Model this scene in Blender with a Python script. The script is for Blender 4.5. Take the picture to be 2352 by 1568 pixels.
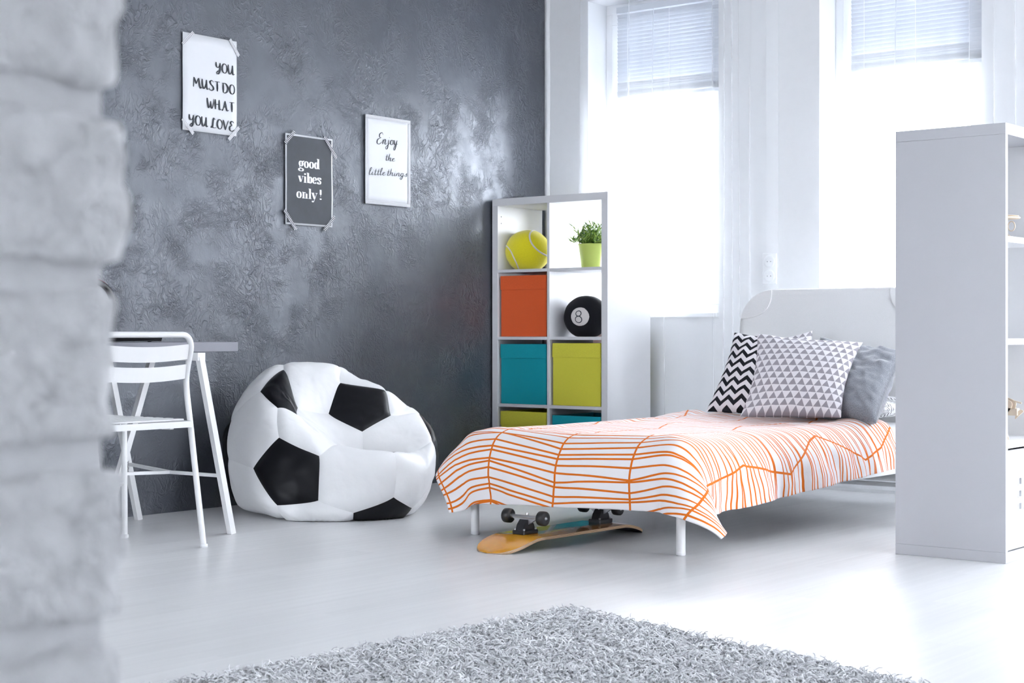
import bpy, bmesh, math, random
import numpy as np
from mathutils import Vector, Matrix, noise as mnoise

for o in list(bpy.data.objects):
    bpy.data.objects.remove(o)
S = bpy.context.scene
COL = S.collection

# ------------------------------------------------------------------ camera, world, exposure
TH = 0.6714
CAM = Vector((5.3567, 0.0, 0.7582))
cam_d = bpy.data.cameras.new('camera')
cam = bpy.data.objects.new('camera', cam_d)
COL.objects.link(cam)
cam.location = CAM
cam.rotation_euler = (math.pi / 2, 0, TH)
cam_d.sensor_width = 36
cam_d.lens = 3669.33 / 2352 * 36
cam_d.shift_y = -(784 - 766.27) / 2352
cam_d.clip_start = 0.02
cam_d.dof.use_dof = True
cam_d.dof.focus_distance = 5.9
cam_d.dof.aperture_fstop = 10.5
S.camera = cam

W = bpy.data.worlds.new('world')
S.world = W
W.use_nodes = True
wt = W.node_tree
bg = wt.nodes['Background']
# bright overcast sky above, paler ground below the horizon
wtc = wt.nodes.new('ShaderNodeTexCoord')
wsep = wt.nodes.new('ShaderNodeSeparateXYZ')
wt.links.new(wtc.outputs['Generated'], wsep.inputs[0])
wr = wt.nodes.new('ShaderNodeValToRGB')
wr.color_ramp.elements[0].position = 0.42
wr.color_ramp.elements[0].color = (0.43, 0.44, 0.475, 1)
wr.color_ramp.elements[1].position = 0.56
wr.color_ramp.elements[1].color = (0.895, 0.92, 1.0, 1)
wmr = wt.nodes.new('ShaderNodeMapRange')
wmr.inputs['From Min'].default_value = -1
wt.links.new(wsep.outputs['Z'], wmr.inputs['Value'])
wt.links.new(wmr.outputs['Result'], wr.inputs['Fac'])
wt.links.new(wr.outputs['Color'], bg.inputs['Color'])
bg.inputs['Strength'].default_value = 9.0

vs = S.view_settings
vs.view_transform = 'Standard'
vs.look = 'None'
vs.exposure = 1.92
vs.gamma = 1.0
vs.use_curve_mapping = False

RND = random.Random(7)
NR = np.random.RandomState(5)

# ------------------------------------------------------------------ node helpers
class NT:
    def __init__(self, m):
        self.t = m.node_tree
    def n(self, typ, **kw):
        x = self.t.nodes.new(typ)
        for k, v in kw.items():
            setattr(x, k, v)
        return x
    def put(self, sock, v):
        if v is None:
            return
        if isinstance(v, bpy.types.NodeSocket):
            self.t.links.new(v, sock)
        else:
            if sock.type == 'RGBA' and not isinstance(v, (int, float)) and len(v) == 3:
                v = (*v, 1)
            sock.default_value = v
    def m(self, op, a, b=None, c=None):
        x = self.n('ShaderNodeMath', operation=op)
        self.put(x.inputs[0], a); self.put(x.inputs[1], b)
        if c is not None: self.put(x.inputs[2], c)
        return x.outputs[0]
    def vm(self, op, a, b=None, scale=None):
        x = self.n('ShaderNodeVectorMath', operation=op)
        self.put(x.inputs[0], a)
        if b is not None: self.put(x.inputs[1], b)
        if scale is not None: self.put(x.inputs['Scale'], scale)
        return x.outputs[0]
    def xyz(self, v):
        x = self.n('ShaderNodeSeparateXYZ'); self.put(x.inputs[0], v)
        return x.outputs[0], x.outputs[1], x.outputs[2]
    def comb(self, a=0.0, b=0.0, c=0.0):
        x = self.n('ShaderNodeCombineXYZ')
        self.put(x.inputs[0], a); self.put(x.inputs[1], b); self.put(x.inputs[2], c)
        return x.outputs[0]
    def coord(self, which='Object'):
        return self.n('ShaderNodeTexCoord').outputs[which]
    def noise(self, vec, scale, detail=2.0, rough=0.5, dist=0.0, out=0):
        x = self.n('ShaderNodeTexNoise')
        self.put(x.inputs['Vector'], vec); self.put(x.inputs['Scale'], scale)
        self.put(x.inputs['Detail'], detail); self.put(x.inputs['Roughness'], rough)
        self.put(x.inputs['Distortion'], dist)
        return x.outputs[out]
    def mix(self, f, a, b):
        x = self.n('ShaderNodeMix', data_type='RGBA')
        self.put(x.inputs[0], f); self.put(x.inputs[6], a); self.put(x.inputs[7], b)
        return x.outputs[2]
    def maprange(self, v, a, b, c=0.0, d=1.0, smooth=False):
        x = self.n('ShaderNodeMapRange')
        if smooth: x.interpolation_type = 'SMOOTHSTEP'
        self.put(x.inputs[0], v); self.put(x.inputs[1], a); self.put(x.inputs[2], b)
        self.put(x.inputs[3], c); self.put(x.inputs[4], d)
        return x.outputs[0]
    def bump(self, h, strength=0.3, dist=0.01, normal=None):
        x = self.n('ShaderNodeBump')
        self.put(x.inputs['Strength'], strength); self.put(x.inputs['Distance'], dist)
        self.put(x.inputs['Height'], h)
        if normal is not None: self.put(x.inputs['Normal'], normal)
        return x.outputs[0]

def mat(name, color=(0.8, 0.8, 0.8), rough=0.5, spec=0.5, metal=0.0, coat=0.0, sheen=0.0):
    m = bpy.data.materials.new(name)
    m.use_nodes = True
    nt = NT(m)
    p = m.node_tree.nodes['Principled BSDF']
    p.inputs['Base Color'].default_value = (*color, 1)
    p.inputs['Roughness'].default_value = rough
    p.inputs['Specular IOR Level'].default_value = spec
    p.inputs['Metallic'].default_value = metal
    p.inputs['Coat Weight'].default_value = coat
    p.inputs['Sheen Weight'].default_value = sheen
    return m, nt, p

def grained(name, color, rough=0.5, var=0.04, scale=60.0, bump=0.0, spec=0.5, sheen=0.0, bdist=0.002, metal=0.0, coat=0.0):
    """plain surface with a little procedural colour and relief variation"""
    m, nt, p = mat(name, color, rough, spec, metal, coat, sheen)
    oc = nt.coord()
    f = nt.noise(oc, scale, 3)
    lo = tuple(c * (1 - var) for c in color); hi = tuple(min(1, c * (1 + var)) for c in color)
    nt.put(p.inputs['Base Color'], nt.mix(f, lo, hi))
    if bump:
        nt.put(p.inputs['Normal'], nt.bump(f, bump, bdist))
    return m

# ------------------------------------------------------------------ mesh helpers
class MB:
    def __init__(self):
        self.v = []; self.f = []; self.mi = []; self.sm = []
    def add(self, verts, faces, mi=0, smooth=False):
        o = len(self.v)
        self.v += [tuple(p) for p in verts]
        self.f += [tuple(i + o for i in q) for q in faces]
        self.mi += [mi] * len(faces); self.sm += [smooth] * len(faces)
        return self
    def box(self, x0, x1, y0, y1, z0, z1, b=0.0, mi=0):
        if b <= 0:
            v = [(x, y, z) for z in (z0, z1) for y in (y0, y1) for x in (x0, x1)]
            f = [(0, 2, 3, 1), (4, 5, 7, 6), (0, 1, 5, 4), (2, 6, 7, 3), (0, 4, 6, 2), (1, 3, 7, 5)]
            return self.add(v, f, mi)
        c = ((x0 + x1) / 2, (y0 + y1) / 2, (z0 + z1) / 2)
        h = ((x1 - x0) / 2, (y1 - y0) / 2, (z1 - z0) / 2)
        b = min(b, min(h) * 0.95)
        v, f = rbox_data(h, b, [[-hh, -hh + b, hh - b, hh] for hh in h])
        return self.add([(c[0] + p[0], c[1] + p[1], c[2] + p[2]) for p in v], f, mi)
    def tube(self, pts, r, n=10, mi=0, caps=True, closed=False):
        pts = [Vector(p) for p in pts]
        rs = r if isinstance(r, (list, tuple)) else [r] * len(pts)
        rings = []; m = len(pts)
        up = None
        for i, p in enumerate(pts):
            if closed:
                t = pts[(i + 1) % m] - pts[i - 1]
            else:
                t = pts[min(i + 1, m - 1)] - pts[max(i - 1, 0)]
            t.normalize()
            if up is None:
                a = Vector((0, 0, 1)) if abs(t.z) < 0.9 else Vector((1, 0, 0))
                up = (a - t * a.dot(t)).normalized()
            else:
                up = (up - t * up.dot(t)).normalized()
            s = t.cross(up)
            rings.append([p + (up * math.cos(k * 2 * math.pi / n) + s * math.sin(k * 2 * math.pi / n)) * rs[i] for k in range(n)])
        v = [q for R in rings for q in R]; f = []
        for i in range(m if closed else m - 1):
            j = (i + 1) % m
            for k in range(n):
                k2 = (k + 1) % n
                f.append((i * n + k, i * n + k2, j * n + k2, j * n + k))
        self.add(v, f, mi, True)
        if caps and not closed:
            self.add(rings[0], [tuple(reversed(range(n)))], mi)
            self.add(rings[-1], [tuple(range(n))], mi)
        return self
    def bar(self, a, b, w, t, up=(0, 0, 1), mi=0):
        """rectangular bar from a to b, w wide sideways, t along up"""
        a = Vector(a); b = Vector(b); d = (b - a).normalized()
        up = Vector(up); up = (up - d * up.dot(d)).normalized(); s = d.cross(up)
        v = []
        for p in (a, b):
            for i, j in ((-1, -1), (1, -1), (1, 1), (-1, 1)):
                v.append(p + s * (i * w / 2) + up * (j * t / 2))
        f = [(3, 2, 1, 0), (4, 5, 6, 7), (0, 1, 5, 4), (1, 2, 6, 5), (2, 3, 7, 6), (3, 0, 4, 7)]
        return self.add(v, f, mi)
    def lathe(self, prof, n=32, c=(0, 0, 0), axis='z', mi=0, smooth=True):
        v = []; f = []
        for r, z in prof:
            for k in range(n):
                a = 2 * math.pi * k / n
                p = (r * math.cos(a), r * math.sin(a), z)
                if axis == 'x': p = (p[2], p[0], p[1])
                if axis == 'y': p = (p[1], p[2], p[0])
                v.append((c[0] + p[0], c[1] + p[1], c[2] + p[2]))
        for i in range(len(prof) - 1):
            for k in range(n):
                k2 = (k + 1) % n
                f.append((i * n + k, i * n + k2, (i + 1) * n + k2, (i + 1) * n + k))
        return self.add(v, f, mi, smooth)
    def prism(self, poly, z0, z1, frame=None, mi=0):
        """extrude a 2D polygon; frame maps (a, b, h) to 3D"""
        fr = frame or (lambda a, b, h: (a, b, h))
        n = len(poly)
        v = [fr(a, b, z0) for a, b in poly] + [fr(a, b, z1) for a, b in poly]
        f = [tuple(reversed(range(n))), tuple(range(n, 2 * n))]
        f += [(i, (i + 1) % n, n + (i + 1) % n, n + i) for i in range(n)]
        return self.add(v, f, mi)
    def mesh(self, name):
        me = bpy.data.meshes.new(name)
        me.from_pydata(self.v, [], self.f)
        me.polygons.foreach_set('use_smooth', self.sm)
        me.polygons.foreach_set('material_index', self.mi)
        me.update()
        bm = bmesh.new(); bm.from_mesh(me)
        bmesh.ops.recalc_face_normals(bm, faces=bm.faces)
        bm.to_mesh(me); bm.free()
        return me
    def build(self, name, material, parent=None):
        return link(name, self.mesh(name), material, parent)

def rbox_data(h, r, grids):
    """rounded box: cube grid pushed on to a rounded surface"""
    idx = {}; v = []; f = []
    def vid(p):
        k = tuple(round(q, 6) for q in p)
        if k not in idx:
            inner = [max(-hh + r, min(hh - r, q)) for q, hh in zip(p, h)]
            d = [q - i for q, i in zip(p, inner)]
            L = math.sqrt(sum(x * x for x in d))
            if L > 1e-9:
                p = [i + x / L * r for i, x in zip(inner, d)]
            idx[k] = len(v); v.append(tuple(p))
        return idx[k]
    for ax in range(3):
        a, b = (ax + 1) % 3, (ax + 2) % 3
        for sgn in (-1, 1):
            for i in range(len(grids[a]) - 1):
                for j in range(len(grids[b]) - 1):
                    q = []
                    for di, dj in ((0, 0), (1, 0), (1, 1), (0, 1)):
                        p = [0, 0, 0]
                        p[ax] = sgn * h[ax]; p[a] = grids[a][i + di]; p[b] = grids[b][j + dj]
                        q.append(vid(p))
                    if len(set(q)) > 2:
                        f.append(tuple(q if sgn > 0 else reversed(q)))
    return v, f

def link(name, me, material, parent=None):
    o = bpy.data.objects.new(name, me)
    COL.objects.link(o)
    ms = material if isinstance(material, (list, tuple)) else [material]
    if not me.materials:
        for m in ms:
            me.materials.append(m)
    if parent is not None:
        o.parent = parent
    return o

def tag(o, label=None, cat=None, group=None, kind=None):
    if label: o['label'] = label
    if cat: o['category'] = cat
    if group: o['group'] = group
    if kind: o['kind'] = kind
    return o

def thing(name, label, cat, loc=(0, 0, 0), rot=(0, 0, 0), group=None):
    o = bpy.data.objects.new(name, None)
    o.empty_display_size = 0.1
    COL.objects.link(o)
    o.location = loc; o.rotation_euler = rot
    return tag(o, label, cat, group)

def struct(name, mb, material, parent=None, label=None):
    o = mb.build(name, material, parent)
    if parent is None:
        o['kind'] = 'structure'
    if label: o['label'] = label
    return o

def gridmesh(P, uv=None, closed_u=False):
    """numpy (n, m, 3) -> mesh, with optional uv (n, m, 2)"""
    n, m = P.shape[:2]
    me = bpy.data.meshes.new('grid')
    I = np.arange(n * m).reshape(n, m)
    q = np.stack([I[:-1, :-1], I[1:, :-1], I[1:, 1:], I[:-1, 1:]], -1).reshape(-1, 4)
    me.vertices.add(n * m); me.vertices.foreach_set('co', P.reshape(-1))
    me.loops.add(len(q) * 4); me.loops.foreach_set('vertex_index', q.reshape(-1).astype(np.int32))
    me.polygons.add(len(q))
    me.polygons.foreach_set('loop_start', np.arange(0, len(q) * 4, 4, dtype=np.int32))
    me.polygons.foreach_set('use_smooth', np.ones(len(q), dtype=bool))
    me.update(calc_edges=True)
    if uv is not None:
        L = me.uv_layers.new(name='UVMap')
        L.data.foreach_set('uv', uv.reshape(-1, 2)[q.reshape(-1)].reshape(-1).astype(np.float32))
    me.validate()
    return me

def fast_mesh(name, V, Q, smooth=True):
    me = bpy.data.meshes.new(name)
    k = Q.shape[1]
    me.vertices.add(len(V)); me.vertices.foreach_set('co', V.reshape(-1).astype(np.float32))
    me.loops.add(len(Q) * k); me.loops.foreach_set('vertex_index', Q.reshape(-1).astype(np.int32))
    me.polygons.add(len(Q))
    me.polygons.foreach_set('loop_start', np.arange(0, len(Q) * k, k, dtype=np.int32))
    me.polygons.foreach_set('use_smooth', np.full(len(Q), smooth))
    me.update(calc_edges=True)
    return me

def fbm(x, y, z=0.0, octv=3):
    return mnoise.fractal(Vector((x, y, z)), 1.0, 2.0, octv)

# ------------------------------------------------------------------ materials
M = {}
M['white'] = grained('white_lacquer', (0.66, 0.66, 0.68), 0.30, 0.015, 8)
M['white_metal'] = grained('white_powder_coat', (0.70, 0.70, 0.71), 0.35, 0.02, 30)
M['wall_white'] = grained('white_wall_paint', (0.80, 0.81, 0.83), 0.85, 0.02, 25, 0.15)
M['ceiling'] = grained('ceiling_paint', (0.86, 0.86, 0.86), 0.9, 0.01, 20, 0.1)
M['pvc'] = grained('window_plastic', (0.85, 0.86, 0.88), 0.3, 0.01, 10)
M['slat'] = grained('blind_aluminium', (0.55, 0.58, 0.64), 0.45, 0.02, 10)
M['mortar'] = grained('mortar', (0.72, 0.72, 0.74), 0.95, 0.1, 90, 0.6, bdist=0.004)
M['black_plastic'] = grained('black_plastic', (0.012, 0.012, 0.014), 0.4, 0.2, 40)
M['steel'] = grained('steel', (0.55, 0.55, 0.56), 0.32, 0.05, 60, metal=1.0)
M['dark'] = grained('dark_gap', (0.03, 0.03, 0.035), 0.8, 0.1, 20)

# glass pane: mostly clear with a faint reflection
m = bpy.data.materials.new('window_glass'); m.use_nodes = True
nt = NT(m); out = m.node_tree.nodes['Material Output']; m.node_tree.nodes.remove(m.node_tree.nodes['Principled BSDF'])
tr = nt.n('ShaderNodeBsdfTransparent'); tr.inputs[0].default_value = (0.97, 0.985, 0.98, 1)
gl = nt.n('ShaderNodeBsdfGlossy'); gl.inputs['Roughness'].default_value = 0.02
mx = nt.n('ShaderNodeMixShader')
fr = nt.n('ShaderNodeFresnel'); fr.inputs[0].default_value = 1.3
nt.put(mx.inputs[0], fr.outputs[0]); nt.put(mx.inputs[1], tr.outputs[0]); nt.put(mx.inputs[2], gl.outputs[0])
nt.put(out.inputs[0], mx.outputs[0])
M['glass'] = m

# sheer curtain
m = bpy.data.materials.new('sheer_voile'); m.use_nodes = True
nt = NT(m); out = m.node_tree.nodes['Material Output']; m.node_tree.nodes.remove(m.node_tree.nodes['Principled BSDF'])
tr = nt.n('ShaderNodeBsdfTransparent')
df = nt.n('ShaderNodeBsdfDiffuse'); df.inputs[0].default_value = (0.93, 0.94, 0.96, 1)
tl = nt.n('ShaderNodeBsdfTranslucent'); tl.inputs[0].default_value = (0.93, 0.95, 0.97, 1)
m1 = nt.n('ShaderNodeMixShader'); m1.inputs[0].default_value = 0.5
nt.put(m1.inputs[1], df.outputs[0]); nt.put(m1.inputs[2], tl.outputs[0])
m2 = nt.n('ShaderNodeMixShader')
oc = nt.coord()
m2.inputs[0].default_value = 0.26
nt.put(m2.inputs[1], tr.outputs[0]); nt.put(m2.inputs[2], m1.outputs[0])
nt.put(out.inputs[0], m2.outputs[0])
M['sheer'] = m

# trowelled slate plaster
m, nt, p = mat('slate_plaster', (0.1, 0.11, 0.13), 0.4, 1.0)
oc = nt.coord()
big = nt.noise(oc, 1.6, 3, 0.6)
warp = nt.vm('SCALE', nt.vm('SUBTRACT', nt.noise(oc, 6.0, 3, 0.55, out=1), (0.5, 0.5, 0.5)), scale=0.16)
wc = nt.vm('ADD', oc, warp)
def ridge(vec, scale, power, stretch):
    x = nt.noise(nt.vm('MULTIPLY', vec, stretch), scale, 3, 0.55, 0.6)
    a = nt.m('ABSOLUTE', nt.m('SUBTRACT', nt.m('MULTIPLY', x, 2.0), 1.0))
    return nt.m('POWER', nt.m('SUBTRACT', 1.0, nt.m('MINIMUM', nt.m('MULTIPLY', a, 2.2), 1.0)), power)
r1 = ridge(wc, 30.0, 3.2, (1, 1.0, 0.6))
r2 = ridge(nt.vm('ADD', wc, (3.1, 5.7, 1.3)), 62.0, 3.0, (1, 0.55, 1.0))
mk1 = nt.maprange(nt.noise(oc, 4.0, 3), 0.44, 0.64)
mk2 = nt.maprange(nt.noise(nt.vm('ADD', oc, (7.0, 2.0, 9.0)), 5.0, 3), 0.47, 0.62)
fine = nt.noise(wc, 120.0, 3, 0.6)
broad = nt.noise(oc, 7.0, 2)
h = nt.m('ADD', nt.m('MULTIPLY', r1, mk1), nt.m('MULTIPLY', nt.m('MULTIPLY', r2, mk2), 0.6))
h = nt.m('ADD', h, nt.m('MULTIPLY', fine, 0.14))
h = nt.m('ADD', h, nt.m('MULTIPLY', broad, 1.1))
nt.put(p.inputs['Normal'], nt.bump(h, 0.9, 0.0036))
cl = nt.mix(nt.maprange(big, 0.3, 0.7), (0.008, 0.0105, 0.017), (0.017, 0.021, 0.032))
cl = nt.mix(nt.m('MULTIPLY', nt.m('MULTIPLY', r1, mk1), 0.4), cl, (0.055, 0.062, 0.076))
p.inputs['IOR'].default_value = 1.72
p.inputs['Specular Tint'].default_value = (0.88, 0.92, 1.0, 1)
nt.put(p.inputs['Base Color'], cl)
nt.put(p.inputs['Roughness'], nt.maprange(nt.noise(oc, 9.0, 3), 0.3, 0.7, 0.46, 0.60))
M['plaster'] = m

# pale laminate
m, nt, p = mat('pale_laminate', (0.6, 0.6, 0.62), 0.3, 0.45)
oc = nt.coord('Object')
rnd = nt.n('ShaderNodeObjectInfo').outputs['Random']
off = nt.vm('ADD', oc, nt.comb(nt.m('MULTIPLY', rnd, 37.0), nt.m('MULTIPLY', rnd, 91.0), 0.0))
g1 = nt.noise(nt.vm('MULTIPLY', off, (42.0, 1.3, 1.0)), 1.0, 4, 0.6, 0.3)
g2 = nt.noise(nt.vm('MULTIPLY', off, (9.0, 0.7, 1.0)), 1.0, 2, 0.5, 0.5)
f = nt.m('ADD', nt.m('MULTIPLY', g1, 0.6), nt.m('MULTIPLY', g2, 0.4))
f = nt.m('ADD', nt.maprange(f, 0.2, 0.8), nt.m('MULTIPLY', nt.m('SUBTRACT', rnd, 0.5), 0.35))
nt.put(p.inputs['Base Color'], nt.mix(f, (0.62, 0.62, 0.63), (0.76, 0.76, 0.77)))
nt.put(p.inputs['Roughness'], nt.maprange(g2, 0.3, 0.7, 0.28, 0.34))
M['laminate'] = m

# white painted rough brick
m, nt, p = mat('whitewashed_brick', (0.66, 0.66, 0.68), 0.75, 0.4)
oc = nt.coord('Object')
b1 = nt.noise(oc, 48.0, 3, 0.5, 0.3)
b2 = nt.noise(oc, 260.0, 3, 0.6)
nt.put(p.inputs['Normal'], nt.bump(nt.m('ADD', b1, nt.m('MULTIPLY', b2, 0.15)), 1.0, 0.022))
nt.put(p.inputs['Base Color'], nt.mix(nt.maprange(b1, 0.35, 0.65), (0.74, 0.74, 0.76), (0.88, 0.88, 0.90)))
M['brick'] = m

def fabric(name, color, rough=0.85, var=0.08, scale=400.0, bump=0.25, sheen=0.2):
    m, nt, p = mat(name, color, rough, 0.25, sheen=sheen)
    oc = nt.coord()
    w = nt.noise(oc, scale, 2, 0.6)
    b = nt.noise(oc, 14.0, 3)
    lo = tuple(c * (1 - var) for c in color); hi = tuple(min(1, c * (1 + var)) for c in color)
    nt.put(p.inputs['Base Color'], nt.mix(nt.maprange(w, 0.3, 0.7), lo, hi))
    nt.put(p.inputs['Normal'], nt.bump(nt.m('ADD', nt.m('MULTIPLY', w, 0.15), b), bump, 0.006))
    return m

M['white_leather'] = grained('white_leatherette', (0.88, 0.88, 0.89), 0.42, 0.02, 14, 0.25, bdist=0.012)
M['black_leather'] = grained('black_leatherette', (0.005, 0.0055, 0.008), 0.42, 0.2, 14, 0.06, bdist=0.012, spec=0.22)
M['thread'] = grained('seam_thread', (0.70, 0.70, 0.71), 0.7, 0.05, 90)
M['orange_box'] = fabric('burnt_orange_felt', (0.72, 0.105, 0.026))
M['teal_box'] = fabric('teal_felt', (0.0, 0.30, 0.37))
M['lime_box'] = fabric('lime_felt', (0.66, 0.62, 0.06))
M['tennis'] = fabric('tennis_plush', (0.84, 0.74, 0.02), 0.9, 0.06, 300, 0.5, 0.5)
M['cord_white'] = fabric('white_felt_tape', (0.74, 0.70, 0.68), 0.9, 0.04)
M['black_plush'] = fabric('black_plush', (0.006, 0.0065, 0.010), 0.85, 0.2, 300, 0.4, 0.05)
M['pot'] = grained('lime_ceramic', (0.52, 0.62, 0.14), 0.3, 0.03, 6)
M['soil'] = grained('soil', (0.03, 0.022, 0.015), 0.95, 0.4, 200, 0.8)
M['mattress'] = fabric('mattress_cotton', (0.75, 0.75, 0.76))
M['headboard'] = fabric('off_white_canvas', (0.74, 0.74, 0.75), 0.8, 0.03)
M['rubber'] = grained('black_rubber', (0.012, 0.012, 0.013), 0.45, 0.2, 60)
M['ply'] = grained('plywood', (0.62, 0.46, 0.30), 0.6, 0.12, 35)
M['paper'] = grained('white_paper', (0.72, 0.73, 0.76), 0.7, 0.01, 30)
M['ink'] = grained('black_ink', (0.025, 0.030, 0.040), 0.7, 0.1, 60)
M['white_ink'] = grained('white_ink', (0.86, 0.87, 0.90), 0.7, 0.02, 60)
M['chalk'] = grained('slate_print', (0.040, 0.046, 0.058), 0.65, 0.25, 25)
M['red'] = grained('red_plastic', (0.55, 0.02, 0.05), 0.35, 0.05, 30)
M['desk'] = grained('desk_laminate', (0.19, 0.19, 0.225), 0.45, 0.02, 30)
M['screen'] = grained('dark_glass', (0.01, 0.012, 0.016), 0.12, 0.1, 20)

# ------------------------------------------------------------------ the room
RX, RY0, RY1, RZ = 8.0, -3.6, 7.04, 2.9
OPEN = [(0.29, 1.11), (1.68, 2.50), (3.07, 3.89), (4.46, 5.28), (5.85, 6.67)]
OZ0, OZ1 = 0.865, 2.56

def holed_wall(along, holes, z0, z1, lo, hi, thick, axis):
    """solid wall of thickness with rectangular openings; axis 'x' runs along x at y=thick range"""
    mb = MB()
    cuts = [lo]
    for a, b in holes: cuts += [a, b]
    cuts.append(hi)
    def bx(a, b, zz0, zz1):
        if b - a < 1e-4: return
        if axis == 'x': mb.box(a, b, thick[0], thick[1], zz0, zz1)
        else: mb.box(thick[0], thick[1], a, b, zz0, zz1)
    for i in range(0, len(cuts), 2):
        bx(cuts[i], cuts[i + 1], 0, RZ)
    for a, b in holes:
        bx(a, b, 0, z0); bx(a, b, z1, RZ)
    return mb

mb = MB(); mb.box(-0.25, 0, RY0 - .25, RY1 + 0.25, 0, RZ)
struct('wall_left', mb, M['plaster'], label='slate grey trowelled plaster wall')
struct('wall_back', holed_wall('x', OPEN, OZ0, OZ1, 0.0, RX, (RY1, RY1 + 0.30), 'x'), M['wall_white'], label='white wall with the windows')
FRONT_FILL_OPEN = [(0.4, 2.2)]  # unseen window added behind the camera as frontal fill
SIDE_FILL_OPEN = [(-3.0, -2.3), (4.5, 6.5)]  # unseen windows added for side fill and to brighten the brick
struct('wall_front', holed_wall('x', FRONT_FILL_OPEN, 0.5, 2.6, 0.0, RX, (RY0 - 0.25, RY0), 'x'), M['wall_white'])
struct('wall_right', holed_wall('y', SIDE_FILL_OPEN, 0.5, 2.6, RY0, RY1, (RX, RX + 0.25), 'y'), M['wall_white'])
mb = MB(); mb.box(-0.25, RX + .25, RY0 - .25, RY1 + .3, RZ, RZ + 0.2)
struct('ceiling', mb, M['ceiling'])
mb = MB(); mb.box(-0.25, RX + .25, RY0 - .25, RY1 + .3, -0.2, -0.009)
floor = struct('floor', mb, M['mortar'], label='pale grey laminate plank floor')
# narrow plaster strip where the dark wall meets the white one
mb = MB()
zz = np.linspace(0.0, RZ, 60); 
prof = []
for z in zz:
    w = 0.030 + 0.005 * fbm(0.3, z * 6.0) + 0.004 * fbm(4.0, z * 19.0)
    prof.append([(0.001, RY1 - 0.0005, z), (0.001, RY1 - 0.010, z), (w * 0.6, RY1 - 0.008, z), (w, RY1 - 0.0005, z)])
v = [q for r in prof for q in r]; f = []
for i in range(len(prof) - 1):
    for k in range(3):
        f.append((i * 4 + k, i * 4 + k + 1, (i + 1) * 4 + k + 1, (i + 1) * 4 + k))
mb.add(v, f, 0, True)
struct('trim_1', mb, M['wall_white'], label='uneven white filler strip in the wall corner')

# planks (run towards the windows)
PW, PL, GAP = 0.193, 1.285, 0.00002
plank_me = None
rest = MB()
for i in range(int(RX / PW) + 1):
    x0 = i * PW
    off = (i * 0.437) % 1.0 * PL
    y = RY0 - off
    while y < RY1:
        a, b = max(y, RY0), min(y + PL, RY1); x1 = min(x0 + PW, RX)
        if b - a > 0.02 and x1 - x0 > 0.02:
            cx, cy = (x0 + x1) / 2, (a + b) / 2
            # planks in the picture are objects of their own, those elsewhere one mesh
            ry = cy + 0.0; dx = cx - CAM.x
            dep = -dx * math.sin(TH) + ry * math.cos(TH); lat = dx * math.cos(TH) + ry * math.sin(TH)
            if dep > 2.4 and abs(lat / dep) < 0.50:
                mb = MB().box(-(x1 - x0) / 2 + GAP, (x1 - x0) / 2 - GAP, -(b - a) / 2 + GAP, (b - a) / 2 - GAP, -0.009, 0.0)
                full = abs(b - a - PL) < 1e-6 and abs(x1 - x0 - PW) < 1e-6
                if full and plank_me is not None: me = plank_me
                else:
                    me = mb.mesh('plank')
                    if full: plank_me = me
                o = link('plank', me, M['laminate'], floor); o.location = (cx, cy, 0)
            else:
                rest.box(x0 + GAP, x1 - GAP, a + GAP, b - GAP, -0.009, 0.0)
        y += PL
tag(rest.build('plank_field', M['laminate'], floor), kind='stuff')

# windows
def window(n, x0, x1, y, z0, z1, axis='x', flip=1):
    """plastic window: outer frame, sash, pane; the pane sits at depth y"""
    w = bpy.data.objects.new('window_%d' % n, None); COL.objects.link(w); w['kind'] = 'structure'
    def bx(mb, a, b, d0, d1, c, d, bev=0.004):
        if axis == 'x': mb.box(a, b, d0, d1, c, d, bev)
        else: mb.box(d0, d1, a, b, c, d, bev)
    fr = MB(); t = 0.055
    bx(fr, x0, x1, y - .03, y + .05, z0, z0 + t); bx(fr, x0, x1, y - .03, y + .05, z1 - t, z1)
    bx(fr, x0, x0 + t, y - .03, y + .05, z0 + t, z1 - t); bx(fr, x1 - t, x1, y - .03, y + .05, z0 + t, z1 - t)
    fr.build('window_frame', M['pvc'], w)
    sa = MB(); s = 0.07; a0, a1, b0, b1 = x0 + t - .008, x1 - t + .008, z0 + t - .008, z1 - t + .008
    bx(sa, a0, a1, y - .045, y + .03, b0, b0 + s); bx(sa, a0, a1, y - .045, y + .03, b1 - s, b1)
    bx(sa, a0, a0 + s, y - .045, y + .03, b0 + s, b1 - s); bx(sa, a1 - s, a1, y - .045, y + .03, b0 + s, b1 - s)
    sash = sa.build('sash', M['pvc'], w)
    gp = MB(); bx(gp, a0 + s - .01, a1 - s + .01, y - .004, y + .004, b0 + s - .01, b1 - s + .01, 0)
    gp.build('pane', M['glass'], sash)
    return w
GY = RY1 + 0.20
for i, (a, b) in enumerate(OPEN):
    w = window(i + 1, a, b, GY, OZ0, OZ1)
    sill = MB(); sill.box(a - 0.0, b + 0.0, RY1 - 0.02, GY - 0.03, OZ0 - 0.022, OZ0 + 0.002, 0.004)
    sill.build('window_sill', M['pvc'], w)
    hb = MB(); hb.box(a + .072, a + .092, GY - .065, GY - .045, 1.45, 1.60, .004)
    hb.build('handle', M['pvc'], w)
n = len(OPEN)
for a, b in FRONT_FILL_OPEN:  # added fill window, out of view
    n += 1; window(n, a, b, RY0 - 0.12, 0.5, 2.6)
for a, b in SIDE_FILL_OPEN:  # added fill windows, out of view
    n += 1; window(n, a, b, RX + 0.12, 0.5, 2.6, 'y')

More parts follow.
